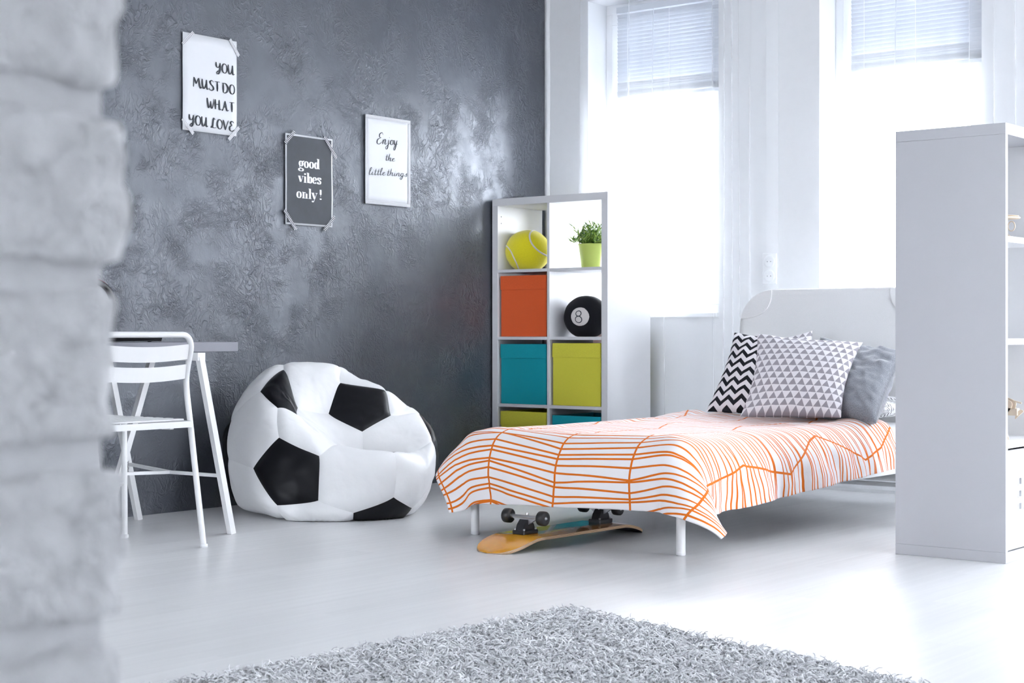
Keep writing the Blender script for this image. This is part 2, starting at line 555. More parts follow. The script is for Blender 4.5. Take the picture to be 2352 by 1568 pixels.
# venetian blinds on the two windows in view
slat_me = None
def blind(x0, x1, label):
    global slat_me
    y = GY - 0.075
    t = thing('venetian_blind', label, 'blind', ((x0 + x1) / 2, y, 2.02), group='half drawn venetian blinds')
    L = (x1 - x0) / 2
    hr = MB(); hr.box(-L, L, -.015, .02, 0.475, 0.51, .003); hr.build('headrail', M['slat'], t)
    br = MB(); br.box(-L, L, -.013, .013, 0.0, 0.018, .004); br.build('bottom_rail', M['slat'], t)
    tg = MB(); tg.box(-.022, .022, -.017, -.012, -0.006, 0.012, .002); tg.build('rail_clip', M['pvc'], t)
    if slat_me is None:
        s = MB(); k = 5; w = .0125; v = []; f = []
        for xx in (-L, L):
            for j in range(k):
                u = -1 + 2 * j / (k - 1)
                v.append((xx, u * w, 0.0022 * (1 - u * u)))
        for j in range(k - 1):
            f.append((j, j + 1, k + j + 1, k + j))
        v2 = [(a, b, c - .0006) for a, b, c in v]
        f2 = [tuple(reversed([i + len(v) for i in q])) for q in f]
        s.add(v + v2, f + f2, 0, True)
        slat_me = s.mesh('slat')
    z = 0.022; i = 0
    while z < 0.468:
        o = link('slat', slat_me, M['slat'], t)
        o.location = (0, 0, z)
        tilt = 68 if i > 7 else 8 + i * 8
        o.rotation_euler = (math.radians(-tilt), 0, 0)
        z += 0.0045 if i < 5 else (0.011 if i < 9 else 0.0205); i += 1
    for xx in (-L * .78, 0.0, L * .78):
        c = MB(); c.tube([(xx, -.014, 0.01), (xx, -.014, 0.48)], .0009, 5); c.build('ladder_cord', M['pvc'], t)
    wd = MB(); wd.tube([(-L * .28, -.02, .475), (-L * .285, -.026, 0.2), (-L * .30, -.026, -0.28)], .0022, 6)
    wd.build('tilt_wand', M['slat'], t)
    return t
blind(OPEN[0][0] + .108, OPEN[0][1] - .03, 'white venetian blind half drawn in the window behind the cube shelf')
blind(OPEN[1][0] + .108, OPEN[1][1] - .03, 'white venetian blind half drawn in the window above the bed headboard')

# sheer curtains
def curtain(x0, x1, label, folds, seed, gather=None, slant=0.0):
    n, mrow = 700, 30
    s = np.linspace(0, 1, n)
    rs = np.random.RandomState(seed)
    kn = folds * 2 + 1
    amp = np.interp(s, np.linspace(0, 1, kn), rs.uniform(.15, 1.0, kn))
    dens = np.interp(s, np.linspace(0, 1, kn), rs.uniform(.55, 1.6, kn))
    if gather: dens = dens + gather[2] * ((s > gather[0]) & (s < gather[1]))
    ph = np.cumsum(dens); ph = ph / ph[-1] * folds * 2 * np.pi
    lam = (x1 - x0) / folds
    edge = np.clip(np.minimum(s, 1 - s) * 14, 0, 1)
    P = np.zeros((n, mrow, 3))
    for j in range(mrow):
        k = j / (mrow - 1); z = 0.02 + k * (2.83 - 0.02)
        wob = .35 * np.sin(2.6 * k + s * 7 + seed) + .2 * np.sin(6.1 * k + s * 17)
        xx = x0 + (x1 - x0) * s + edge * amp * lam * (.30 - .08 * k) * np.sin(ph + wob) + edge * .012 * np.sin(2.4 * k + s * 8 + seed) + slant * (1 - k) * (1 - s) * 0.5
        yy = 0.019 * amp * np.cos(ph + wob) + 0.004 * np.sin(1.7 * ph + 2 * k)
        P[:, j, 0] = xx; P[:, j, 1] = RY1 - 0.046 + yy * 0.9; P[:, j, 2] = z
    me = gridmesh(P)
    o = link('sheer_curtain', me, M['sheer'])
    tag(o, label, 'curtain', 'sheer white curtains')
    hem = MB(); hem.box(0, 1, 0, 1, 0, 1)
    return o
curtain(0.265, 1.10, 'sheer white curtain hanging behind the cube shelf', 7, 3, slant=-0.06)
curtain(1.105, 1.47, 'gathered sheer white curtain between the cube shelf and the headboard', 6, 11, (0.0, .45, 1.0))
curtain(1.705, 3.0, 'sheer white curtain behind the headboard and the tall bookcase', 12, 21)
for k_, nm_ in ((2, 'first'), (3, 'second'), (4, 'third')):  # out of view, added to cut high daylight on the plaster wall
    blind(OPEN[k_][0] + .108, OPEN[k_][1] - .03, 'unseen white venetian blind added in the %s window right of the bookcase' % nm_)
rail = MB(); rail.box(0.05, 7.9, RY1 - .075, RY1 - .02, 2.845, RZ - 0.001, .004)
struct('trim_2', rail, M['white'], label='white ceiling curtain track')

# socket on the pier between the windows
t = thing('wall_socket', 'white double wall socket on the pier between the windows', 'socket', (1.408, RY1, 1.082))
sp = MB(); sp.box(-.040, .040, -.010, 0, -.078, .078, .004); sp.build('cover_plate', M['pvc'], t)
for dz in (-.036, .036):
    c = MB(); c.lathe([(.0, -.0115), (.021, -.0115), (.030, -.013), (.032, -.010)], 24, (0, 0, dz), 'y'); so = c.build('outlet_ring', M['pvc'], t)
    c = MB()
    for dx in (-.0095, .0095):
        c.lathe([(0, -.0125), (.0028, -.0125), (.0028, -.011)], 8, (dx, 0, dz), 'y')
    c.build('pin_holes', M['dark'], so)

# whitewashed brick end of a wall at the left
BX, BY, PITCH, BH = 4.776, 0.4535, 0.0785, 0.0672
pier = MB(); pier.box(BX - 0.24, BX - 0.008, -0.60, BY - 0.008, 0, RZ)
pier = struct('wall_pier', pier, M['mortar'], label='whitewashed rough brick end of a partition wall')
brick_mes = []
for kv in range(5):
    hx, hy, hz = 0.058, 0.115, BH / 2
    gr = [list(np.linspace(-h_, h_, k_)) for h_, k_ in ((hx, 10), (hy, 20), (hz, 12))]
    v, f = rbox_data((hx, hy, hz), 0.006, gr)
    v2 = []
    for p_ in v:
        q = Vector(p_) + Vector((kv * 3.7, kv * 1.9, 0))
        d = 0.0048 * mnoise.noise(q * 42) + 0.0030 * mnoise.noise(q * 90 + Vector((9, 2, 5)))
        L = Vector((p_[0] / hx, p_[1] / hy, p_[2] / hz)); L = Vector([math.copysign(abs(c) ** 6, c) for c in L]); L.normalize()
        v2.append(tuple(Vector(p_) + L * d))
    brick_mes.append(MB().add(v2, f, 0, True).mesh('brick'))
row = 0; z = 0.777 - BH - 9 * PITCH
while z + BH < RZ - 0.01:
    y = BY - 0.115 - (0.115 if row % 2 else 0.0) + (0.115 if row % 2 else 0)
    yy = BY - 0.115
    for k in range(4):
        cy = yy - k * 0.243
        if row % 2: cy -= 0.001
        if cy - .115 < -0.62: break
        o = link('brick', brick_mes[RND.randrange(5)], M['brick'], pier)
        o.location = (BX - 0.058 + RND.uniform(-.002, .002), cy + RND.uniform(-.003, .003), z + BH / 2)
        if RND.random() < .5: o.rotation_euler = (0, math.pi, math.pi)
    z += PITCH; row += 1

# ------------------------------------------------------------------ cube shelf with its contents
KX0, KX1, KY0, KY1, KH = 0.012, 0.757, 6.558, 6.945, 1.47
t = thing('cube_shelf', 'white eight cube shelf unit standing in the room corner', 'shelf', ((KX0 + KX1) / 2, (KY0 + KY1) / 2, 0))
hw, hd, TK, TS = (KX1 - KX0) / 2, (KY1 - KY0) / 2, 0.038, 0.016
MB().box(-hw, hw, -hd, hd, KH - TK, KH, .0012).build('top_panel', M['white'], t)
MB().box(-hw, hw, -hd, hd, 0, TK, .0012).build('bottom_panel', M['white'], t)
for s_ in (-1, 1):
    a, b = sorted((s_ * hw, s_ * (hw - TK)))
    sp = MB().box(a, b, -hd, hd, TK, KH - TK, .0012).build('side_panel', M['white'], t)
    if s_ < 0:
        for dz in (.055, .09):
            hol = MB(); hol.lathe([(0, .0004), (.003, .0004), (.003, -.0004)], 10, (-hw + TK, -hd + .03, KH - TK - dz), 'x')
            hol.build('peg_hole', M['dark'], sp)
MB().box(-TS / 2, TS / 2, -hd, hd, TK, KH - TK, .0008).build('divider', M['white'], t)
CH = (KH - 2 * TK - 3 * TS) / 4
SHZ = [TK + i * (CH + TS) for i in range(4)]          # cell floors from the bottom
cw = hw - TK - TS / 2
for i in (1, 2, 3):
    for s_ in (-1, 1):
        a, b = sorted((s_ * TS / 2, s_ * (hw - TK)))
        MB().box(a, b, -hd, hd, SHZ[i] - TS, SHZ[i], .0008).build('shelf', M['white'], t)
KC = ((KX0 + KX1) / 2, (KY0 + KY1) / 2)
COLX = (KC[0] - TS / 2 - cw / 2, KC[0] + TS / 2 + cw / 2)

def storage_box(colx, cell, mkey, label, top=0.305, tilt=0.0):
    w, d = cw - 0.026, 0.36
    b = thing('storage_box', label, 'box', (colx, KY0 + 0.012 + d / 2, SHZ[cell] + .0005), (0, tilt, 0), 'fabric boxes in the cube shelf')
    body = MB()
    th_ = .006
    body.box(-w / 2, w / 2, -d / 2, -d / 2 + th_, 0, top, .002)
    body.box(-w / 2, w / 2, d / 2 - th_, d / 2, 0, top, .002)
    body.box(-w / 2, -w / 2 + th_, -d / 2 + th_, d / 2 - th_, 0, top, .002)
    body.box(w / 2 - th_, w / 2, -d / 2 + th_, d / 2 - th_, 0, top, .002)
    body.box(-w / 2 + th_, w / 2 - th_, -d / 2 + th_, d / 2 - th_, 0, .005)
    body.build('body', M[mkey], b)
    bd = MB(); bd.box(-w / 2 - .0012, w / 2 + .0012, -d / 2 - .0040, -d / 2 + .0005, top - .072, top + .0012, .001)
    bd.box(w / 2 - .0005, w / 2 + .0022, -d / 2 - .0005, d / 2, top - .072, top + .0012, .001)
    bd.box(-w / 2 - .0022, -w / 2 + .0005, -d / 2 - .0005, d / 2, top - .072, top + .0012, .001)
    bd.build('turned_band', M[mkey], b)
    return b
storage_box(COLX[0], 2, 'orange_box', 'burnt orange fabric box in the cube shelf beneath the yellow tennis ball', .318)
storage_box(COLX[0], 1, 'teal_box', 'teal fabric box in the cube shelf directly below the orange box', .312)
storage_box(COLX[1], 1, 'lime_box', 'lime green fabric box in the cube shelf below the eight ball cushion', .318)
storage_box(COLX[0], 0, 'lime_box', 'lime green fabric box in the lowest row of the cube shelf, beside the wall', .312)
storage_box(COLX[1], 0, 'teal_box', 'teal fabric box in the lowest row of the cube shelf, half hidden by the bed', .300, 0.0)

def sphere_pts(n=48, m=32):
    th_ = np.linspace(0, np.pi, m); ph = np.linspace(0, 2 * np.pi, n)
    T, F = np.meshgrid(th_, ph)
    return np.stack([np.sin(T) * np.cos(F), np.sin(T) * np.sin(F), np.cos(T)], -1)

def plush(D, R, sx, sy, sz, amp, seed):
    """displace unit directions into a soft cushion-like ball sitting on z = 0"""
    P = np.zeros_like(D); fl = D.reshape(-1, 3); o = P.reshape(-1, 3)
    for i, d in enumerate(fl):
        q = Vector(d) * 2.2 + Vector((seed, 0, 0))
        r = R * (1 + amp * mnoise.noise(q) + amp * .4 * mnoise.noise(q * 2.6))
        o[i] = (d[0] * r * sx, d[1] * r * sy, max(d[2] * r * sz, -R * sz * .90))
    P[..., 2] += R * sz * .90
    return P

# tennis ball cushion
R = 0.118
t = thing('tennis_ball_cushion', 'yellow plush tennis ball cushion with white seam lines on the cube shelf', 'cushion', (0.131, KY0 + .155, SHZ[3]))
me = gridmesh(plush(sphere_pts(), R, 1.06, 1.0, .96, .02, 1.0)); link('ball', me, M['tennis'], t)
# seam curve of a tennis ball, rotated to face the room
tt = np.linspace(0, 2 * np.pi, 220)
A_, B_ = .75, .25
sc = np.stack([A_ * np.cos(tt) + B_ * np.cos(3 * tt), A_ * np.sin(tt) - B_ * np.sin(3 * tt), 2 * math.sqrt(A_ * B_) * np.sin(2 * tt)], -1)
sc /= np.linalg.norm(sc, axis=1)[:, None]
rr0, cc0, up0 = np.array([.783, .622, 0]), np.array([.622, -.783, 0]), np.array([0, 0, 1.])
zc_ = -.34 * rr0 + .10 * up0 + .93 * cc0; zc_ /= np.linalg.norm(zc_)
ed_ = .9 * rr0 + .44 * up0; ed_ -= zc_ * (ed_ @ zc_); ed_ /= np.linalg.norm(ed_); ep_ = np.cross(zc_, ed_)
sc = sc[:, :1] * (ed_ - ep_) / 2 ** .5 + sc[:, 1:2] * (ed_ + ep_) / 2 ** .5 + sc[:, 2:] * zc_
def ribbon_on_ball(C, w, R, sx, sy, sz, amp, seed, closed=True):
    n = len(C); out_ = []
    for i in range(n):
        a = Vector(C[i]); tdir = Vector(C[(i + 1) % n]) - Vector(C[i - 1]); s_ = a.cross(tdir).normalized()
        out_.append([(a + s_ * k * w).normalized() for k in (-1, -.5, 0, .5, 1)])
    D = np.array([[list(q) for q in r] for r in out_])
    if closed: D = np.concatenate([D, D[:1]], 0)
    P = plush(D, R, sx, sy, sz, amp, seed)
    lift = np.array([.0, .0024, .003, .0024, .0])[None, :, None]
    return P + D * lift
me = gridmesh(ribbon_on_ball(sc, .036, R, 1.06, 1.0, .96, .02, 1.0)); link('seam_line', me, M['cord_white'], t)

# eight ball cushion
R = 0.112
t = thing('eight_ball_cushion', 'black plush ball cushion with number eight on white patch', 'cushion', (0.512, KY0 + .16, SHZ[2]))
me = gridmesh(plush(sphere_pts(), R, 1.10, .95, 1.0, .02, 4.0)); link('ball', me, M['black_plush'], t)
# patch faces the room, towards the camera
pd = Vector((0.40, -0.90, 0.02)).normalized()
e1 = Vector((0.91, 0.42, 0)).normalized(); e1 = (e1 - pd * e1.dot(pd)).normalized(); e2 = pd.cross(e1); e2 = e2 if e2.z > 0 else -e2
def on_ball(a, b, lift):
    d = (pd + e1 * a + e2 * b).normalized()
    p_ = plush(np.array([[list(d)]]), R, 1.10, .95, 1.0, .02, 4.0)[0, 0]
    return [p_[i] + d[i] * lift for i in range(3)]
cen = (-.22, .0)
rr = np.linspace(0, .50, 8); aa = np.linspace(0, 2 * np.pi, 40)
P = np.array([[on_ball(cen[0] + r_ * math.cos(a_), cen[1] + r_ * math.sin(a_), .002 if r_ < .48 else -.001) for a_ in aa] for r_ in rr])
link('white_patch', gridmesh(P), M['cord_white'], t)
def ring_on_ball(cx, cy, rx, ry, w):
    return np.array([[on_ball(cx + (rx + k * w) * math.cos(a_), cy + (ry + k * w) * math.sin(a_), .0032) for a_ in aa] for k in (-1, -.3, .3, 1)])
num = []
for cy, rx, ry in ((.145, .125, .125), (-.135, .155, .152)):
    num.append(gridmesh(ring_on_ball(cen[0], cen[1] + cy, rx, ry, .021)))
bmx = bmesh.new()
for q in num: bmx.from_mesh(q)
me = bpy.data.meshes.new('numeral'); bmx.to_mesh(me); bmx.free()
link('numeral', me, M['ink'], t)

# potted plant
t = thing('potted_plant', 'small leafy plant in a lime green pot on the cube shelf', 'plant', (0.553, KY0 + .145, SHZ[3]))
MB().lathe([(0, 0), (.049, 0), (.051, .004), (.066, .118), (.069, .124), (.066, .126), (.060, .112), (.058, .10), (.0, .10)], 40).build('pot', M['pot'], t)
MB().lathe([(0, .106), (.061, .104)], 24).build('soil', M['soil'], t)
m, nt, p = mat('grass_leaf', (0.12, 0.3, 0.03), 0.45, 0.4)
oc = nt.coord('Generated')
cl = nt.mix(nt.maprange(nt.noise(nt.coord('Object'), 55.0, 2), .35, .65), (0.05, 0.15, 0.03), (0.36, 0.52, 0.09))
nt.put(p.inputs['Base Color'], cl)
p.inputs['Subsurface Weight'].default_value = 0.0
M['leaf'] = m
rs = random.Random(3)
lv, lf = [], []
stems = MB()
for k in range(100):
    a = rs.uniform(0, 2 * math.pi); r0 = rs.uniform(0, .045); lean = rs.uniform(.05, .95) ** 1.1
    if k < 6: lean = rs.uniform(.1, .5)
    Ls = rs.uniform(.070, .140) * (1.25 if k < 6 else 1)
    p0 = Vector((r0 * math.cos(a), r0 * math.sin(a), .105)); d = Vector((math.cos(a) * lean, math.sin(a) * lean, 1 - .35 * lean)).normalized()
    pts = [p0 + d * Ls * q + Vector((0, 0, -.03 * lean * q * q)) for q in (0, .35, .7, 1)]
    stems.tube(pts, [.0012, .001, .0008, .0005], 4)
    for j in range(9):
        q = rs.uniform(.25, 1.0); base = p0 + d * Ls * q + Vector((0, 0, -.03 * lean * q * q))
        az = rs.uniform(0, 2 * math.pi); ld = (d * .8 + Vector((math.cos(az), math.sin(az), rs.uniform(-.2, .7)))).normalized()
        L_ = rs.uniform(.024, .044); w_ = L_ * .10
        sd = ld.cross(Vector((rs.uniform(-1, 1), rs.uniform(-1, 1), 1))).normalized(); nn = sd.cross(ld)
        i0 = len(lv)
        lv += [base, base + ld * L_ * .4 + sd * w_ + nn * .001, base + ld * L_, base + ld * L_ * .4 - sd * w_ + nn * .001]
        lf.append((i0, i0 + 1, i0 + 2, i0 + 3))
fo = MB().add(lv, lf, 0, False).build('foliage', M['leaf'], t); fo['kind'] = 'stuff'
stems.build('stems', M['leaf'], t)

# ------------------------------------------------------------------ bed
BX0, BX1, BYF, BYH = 1.458, 2.442, 4.620, 6.640
t = thing('bed', 'white metal single bed with padded canvas headboard', 'bed', (0, 0, 0))
fm = MB()
zr0, zr1 = .165, .205
fm.box(BX0 + .02, BX1 - .02, BYF + .01, BYF + .045, zr0, zr1, .004)
fm.box(BX0 + .02, BX0 + .055, BYF + .045, BYH - .03, zr0, zr1, .004)
fm.box(BX1 - .055, BX1 - .02, BYF + .045, BYH - .03, zr0, zr1, .004)
for k in range(12):
    yk = BYF + .15 + k * .155
    fm.box(BX0 + .055, BX1 - .055, yk, yk + .06, zr1 - .012, zr1 - .002)
fm.build('frame', M['white_metal'], t)
for x in (BX0 + .034, BX1 - .034):
    for y in (BYF + .020, BYH - .20):
        lg = MB(); lg.tube([(x, y, .012), (x, y, zr0 + .02)], .0158, 20); lo = lg.build('leg', M['white_metal'], t)
        ft = MB(); ft.lathe([(0, 0), (.0150, 0), (.0165, .003), (.0165, .012), (.0158, .014)], 20, (x, y, 0)); ft.build('foot_cap', M['white'], lo)
# headboard: tube loop covered with canvas
HX0, HX1, HZ = 1.448, 2.452, .967
def loop(r, inset, zb):
    pts = []
    x0, x1, z1 = HX0 + inset, HX1 - inset, HZ - inset
    # sides lean in slightly towards the rounded top corners
    def arc(cx, cz, a0, a1, k=14):
        return [(cx + r * math.cos(a0 + (a1 - a0) * i / k), cz + r * math.sin(a0 + (a1 - a0) * i / k)) for i in range(k + 1)]
    pts += [(x1, zb)] + [(x1 - .004, .40), (x1 - .015, .62)]
    pts += arc(x1 - .026 - r, z1 - r, 0, math.pi / 2)
    pts += arc(x0 + .026 + r, z1 - r, math.pi / 2, math.pi)
    pts += [(x0 + .015, .62), (x0 + .004, .40), (x0, zb)]
    return pts
lp = loop(.175, .012, .075)
tb = MB(); HYc = BYH - .0
tb.tube([(x, HYc, z) for x, z in lp], .0125, 12)
tb.tube([(HX0 + .012, HYc, .085), (HX1 - .012, HYc, .085)], .010, 10)
tb.tube([(HX0 + .012, HYc, 0), (HX0 + .012, HYc, .09)], .0125, 12); tb.tube([(HX1 - .012, HYc, 0), (HX1 - .012, HYc, .09)], .0125, 12)
hf = tb.build('headboard_frame', M['white_metal'], t)
# canvas cover: outline filled front and back with a soft edge
lp = loop(.18, 0.0, .10); n = len(lp)
cv = MB(); cxm, czm = (HX0 + HX1) / 2, .5
rings = []
for ins, dy in ((0.0, 0.0), (.004, .012), (.012, .018), (.06, .016), (.35, .013), (.98, .012)):
    rings.append([(p_[0] + (cxm - p_[0]) * ins, p_[1] + (czm - p_[1]) * ins, dy) for p_ in lp])
for sg in (-1, 1):
    v = [(q[0], HYc + sg * q[2], q[1]) for r in rings for q in r]
    f = []
    for i in range(len(rings) - 1):
        for k in range(n):
            k2 = (k + 1) % n
            f.append((i * n + k, i * n + k2, (i + 1) * n + k2, (i + 1) * n + k))
    f.append(tuple(range((len(rings) - 1) * n, len(rings) * n)))
    cv.add(v, f, 0, True)
hc = cv.build('headboard_cover', M['headboard'], t)
# curved corner patches sewn on the canvas
for sg in (-1, 1):
    pc = MB(); xc = HX0 if sg < 0 else HX1; o_ = []
    r = .18; ccx = xc - sg * (.026 + r); ccz = HZ - r
    outer = [(ccx + sg * (r - .004) * math.cos(a), ccz + (r - .004) * math.sin(a)) for a in np.linspace(.25, math.pi / 2 - .02, 18)]
    A0, A1 = outer[0], outer[-1]
    inner = []
    for i in range(18):
        k = i / 17; ctrl = (A1[0] - sg * .004, A0[1] - .004)
        a_, b_, c_ = (1 - k) ** 2, 2 * k * (1 - k), k * k
        inner.append((a_ * A0[0] + b_ * ctrl[0] + c_ * A1[0], a_ * A0[1] + b_ * ctrl[1] + c_ * A1[1]))
    yv = HYc - .0215
    v = [(x, yv, z) for x, z in outer] + [(x, yv, z) for x, z in inner] + [(x, yv + .008, z) for x, z in inner] + [(x, HYc - .006, z) for x, z in outer]
    f = [(i, i + 1, 18 + i + 1, 18 + i) for i in range(17)] + [(18 + i, 18 + i + 1, 36 + i + 1, 36 + i) for i in range(17)] + [(54 + i, 54 + i + 1, i + 1, i) for i in range(17)]
    pc.add(v, f, 0, False); pc.build('corner_patch', M['headboard'], hc)
MB().box(HX1 - .16, HX1 - .145, HYc - .0235, HYc - .019, .10, .33, .001).build('strap', M['headboard'], hc)

mz0, MTOP = zr1 - .002, .372
v, f = rbox_data(((BX1 - BX0) / 2 - .02, (BYH - BYF) / 2 - .045, (MTOP - mz0) / 2), .05,
                 [list(np.linspace(-1, 1, 12) * ((BX1 - BX0) / 2 - .02)), list(np.linspace(-1, 1, 20) * ((BYH - BYF) / 2 - .045)), list(np.linspace(-1, 1, 8) * (MTOP - mz0) / 2)])
ma = MB().add(v, f, 0, True).build('mattress', M['mattress'])
ma.location = ((BX0 + BX1) / 2, (BYF + BYH) / 2 - .01, (mz0 + MTOP) / 2)
tag(ma, 'white mattress on the bed, under the orange striped duvet', 'mattress')

# ---- duvet: a sheet of cloth settled over the mattress by position based dynamics
def drape():
    h = 0.0205
    Wd, Ld = 1.405, 1.77
    nx, ny = int(Wd / h) + 1, int(Ld / h) + 1
    s = np.linspace(0, Wd, nx); tt_ = np.linspace(0, Ld, ny)
    hx, hy = s[1] - s[0], tt_[1] - tt_[0]
    Sg, Tg = np.meshgrid(s, tt_, indexing='ij')
    ang = math.radians(2.6)
    X0 = Sg - Wd / 2; Y0 = Tg - .225
    P = np.zeros((nx, ny, 3))
    P[..., 0] = 1.955 + .012 + X0 * math.cos(ang) - (Y0 - .5) * math.sin(ang)
    P[..., 1] = BYF - .02 + Y0 * math.cos(ang) + X0 * math.sin(ang) * .6
    rs = np.random.RandomState(2)
    P[..., 2] = .46 + .004 * rs.randn(nx, ny)
    V = np.zeros_like(P)
    lo = np.array([BX0 - .03, BYF - .045, -1.0]); hi = np.array([BX1 + .03, BYH + .5, MTOP + .012])
    c = (lo + hi) / 2; hh = (hi - lo) / 2
    rad = .085
    hlf = hh - rad
    def collide(P, Pprev):
        d = P - c
        q = np.abs(d) - hlf
        qm = np.maximum(q, 0)
        L = np.linalg.norm(qm, axis=-1)
        inside = L < 1e-9
        sd = np.where(inside, np.max(q, -1), L) - rad - .006
        m_ = sd < 0
        nrm = np.sign(d) * qm / np.maximum(L, 1e-9)[..., None]
        # deep points: go up
        nrm[inside] = (0, 0, 1)
        P = P - np.where(m_, sd, 0)[..., None] * nrm
        # friction
        dv = P - Pprev
        tan = dv - (dv * nrm).sum(-1, keepdims=True) * nrm
        P = P - np.where(m_, .55, 0)[..., None] * tan
        P[..., 2] = np.maximum(P[..., 2], .006)
        return P
    def con(P, sa, sb, rest, k):
        A_, B_ = P[sa], P[sb]
        D = B_ - A_; L = np.linalg.norm(D, axis=-1, keepdims=True)
        cor = D * ((L - rest) / np.maximum(L, 1e-9)) * (.5 * k)
        P[sa] = A_ + cor; P[sb] = B_ - cor
    sl = slice
    cons = []
    for par in (0, 1):
        na = (nx - par) // 2
        cons.append(((sl(par, par + 2 * na - 1, 2), sl(None)), (sl(par + 1, par + 2 * na, 2), sl(None)), hx, 1.0))
        na = (ny - par) // 2
        cons.append(((sl(None), sl(par, par + 2 * na - 1, 2)), (sl(None), sl(par + 1, par + 2 * na, 2)), hy, 1.0))
    diag = math.hypot(hx, hy)
    for par in (0, 1):
        na = (nx - par) // 2
        ax, bx_ = sl(par, par + 2 * na - 1, 2), sl(par + 1, par + 2 * na, 2)
        cons.append(((ax, sl(0, ny - 1)), (bx_, sl(1, ny)), diag, .25))
        cons.append(((ax, sl(1, ny)), (bx_, sl(0, ny - 1)), diag, .25))
    for gap, k in ((2, .5), (4, .5), (7, .5)):
        for par in range(gap * 2):
            ia = np.array([i for i in range(nx - gap) if (i // gap) % 2 == par // gap and i % gap == par % gap])
            if len(ia): cons.append(((ia,), (ia + gap,), hx * gap, k))
            ja = np.array([j for j in range(ny - gap) if (j // gap) % 2 == par // gap and j % gap == par % gap])
            if len(ja): cons.append(((sl(None), ja), (sl(None), ja + gap), hy * gap, k))
    dt = .016
    for it in range(150):
        prev = P.copy()
        V[..., 2] -= 2.6 * dt
        V *= .965
        P = P + V * dt
        for k_ in range(7):
            for a, b, r, k in cons: con(P, a, b, r, k)
            if k_ % 2 == 0: P = collide(P, prev)
        P = collide(P, prev)
        V = (P - prev) / dt
        sp_ = np.linalg.norm(V, axis=-1, keepdims=True); V *= np.minimum(1, 1.6 / np.maximum(sp_, 1e-6))
    return P, Sg, Tg
P, Sg, Tg = drape()
def refine(A_):
    """double the grid resolution with cubic (Catmull-Rom) interpolation on both axes"""
    for ax in (0, 1):
        B_ = np.moveaxis(A_, ax, 0)
        n_ = B_.shape[0]
        pad = np.concatenate([2 * B_[:1] - B_[1:2], B_, 2 * B_[-1:] - B_[-2:-1]], 0)
        mid = (-pad[:-3] + 9 * pad[1:-2] + 9 * pad[2:-1] - pad[3:]) / 16
        C_ = np.empty((2 * n_ - 1,) + B_.shape[1:]); C_[0::2] = B_; C_[1::2] = mid
        A_ = np.moveaxis(C_, 0, ax)
    return A_
full = np.concatenate([P, Sg[..., None], Tg[..., None]], -1)
full = refine(refine(full))
P = full[..., :3]; uv = full[..., 3:]
du = np.gradient(P, axis=0); dv = np.gradient(P, axis=1)
N = np.cross(du, dv); N /= np.linalg.norm(N, axis=-1, keepdims=True)
if N[..., 2].mean() < 0: N = -N
disp = np.zeros(P.shape[:2])
for i in range(P.shape[0]):
    for j in range(P.shape[1]):
        x, y, z = P[i, j]; s_, t_ = uv[i, j]
        side = min(1.0, max(0.0, (MTOP - .03 - z) / .1)) * (1.0 if x > 2.40 else .35)
        top = 1 - min(1.0, max(0.0, (MTOP - z) / .05))
        d = .017 * side * mnoise.noise(Vector((s_ * 3.0 + t_ * 1.5, t_ * 8.5 - s_ * 3.5, 0)))
        d += .008 * side * mnoise.noise(Vector((s_ * 9.0, t_ * 21.0, 3)))
        d += .006 * top * mnoise.noise(Vector((s_ * 5, t_ * 4, 5))) + .010 * max(0, t_ - 1.0) * top * mnoise.noise(Vector((s_ * 9, t_ * 12, 7)))
        d += .016 * max(0.0, min(1.0, (t_ - 1.45) / .3)) * top
        disp[i, j] = d + .004
P = P + N * disp[..., None]
# the two hanging corners: one tucked in, the other flared
def sst(x): x = np.clip(x, 0, 1); return x * x * (3 - 2 * x)
wl = sst((.30 - uv[..., 0]) / .30) * sst((.30 - uv[..., 1]) / .30)
P += wl[..., None] * np.array((.085, .13, .0))
wr = sst((uv[..., 0] - (uv[..., 0].max() - .28)) / .28) * sst((.28 - uv[..., 1]) / .28)
P += wr[..., None] * np.array((.02, .03, .03))
P[..., 2] = np.maximum(P[..., 2], .004)

# printed pattern: thin lines across, kinked at lengthwise spines
m, nt, p = mat('orange_line_cotton', (0.8, 0.8, 0.8), 0.8, 0.2)
u_, v_, _ = nt.xyz(nt.coord('UV'))
WC, SPC = 0.315, 0.0245
def tri(x, period, amp):
    a = nt.m('FRACT', nt.m('DIVIDE', x, period))
    return nt.m('MULTIPLY', nt.m('SUBTRACT', nt.m('ABSOLUTE', nt.m('SUBTRACT', a, 0.5)), 0.25), amp)
zig = nt.m('ADD', tri(nt.m('ADD', v_, 0.10), 0.62, 0.20), tri(v_, 1.07, 0.12))
zig = nt.m('MULTIPLY', zig, nt.maprange(v_, 0.22, 0.50, 0.1, 1.0))
q = nt.m('DIVIDE', nt.m('ADD', nt.m('ADD', u_, zig), 0.295), WC)
j = nt.m('FLOOR', q); tfr = nt.m('FRACT', q)
def wn(a, b):
    x = nt.n('ShaderNodeTexWhiteNoise', noise_dimensions='2D'); nt.put(x.inputs['Vector'], nt.comb(a, b, 0.0)); return x.outputs[0]
j1 = nt.m('ADD', j, 1.0)
def lerp(a, b, t_): return nt.m('ADD', a, nt.m('MULTIPLY', nt.m('SUBTRACT', b, a), t_))
offs = lerp(nt.m('MULTIPLY', wn(j, 77.0), 3.4), nt.m('MULTIPLY', wn(j1, 77.0), 3.4), tfr)
yy = nt.m('SUBTRACT', nt.m('DIVIDE', v_, SPC), offs)
i0 = nt.m('FLOOR', yy)
dmin = None
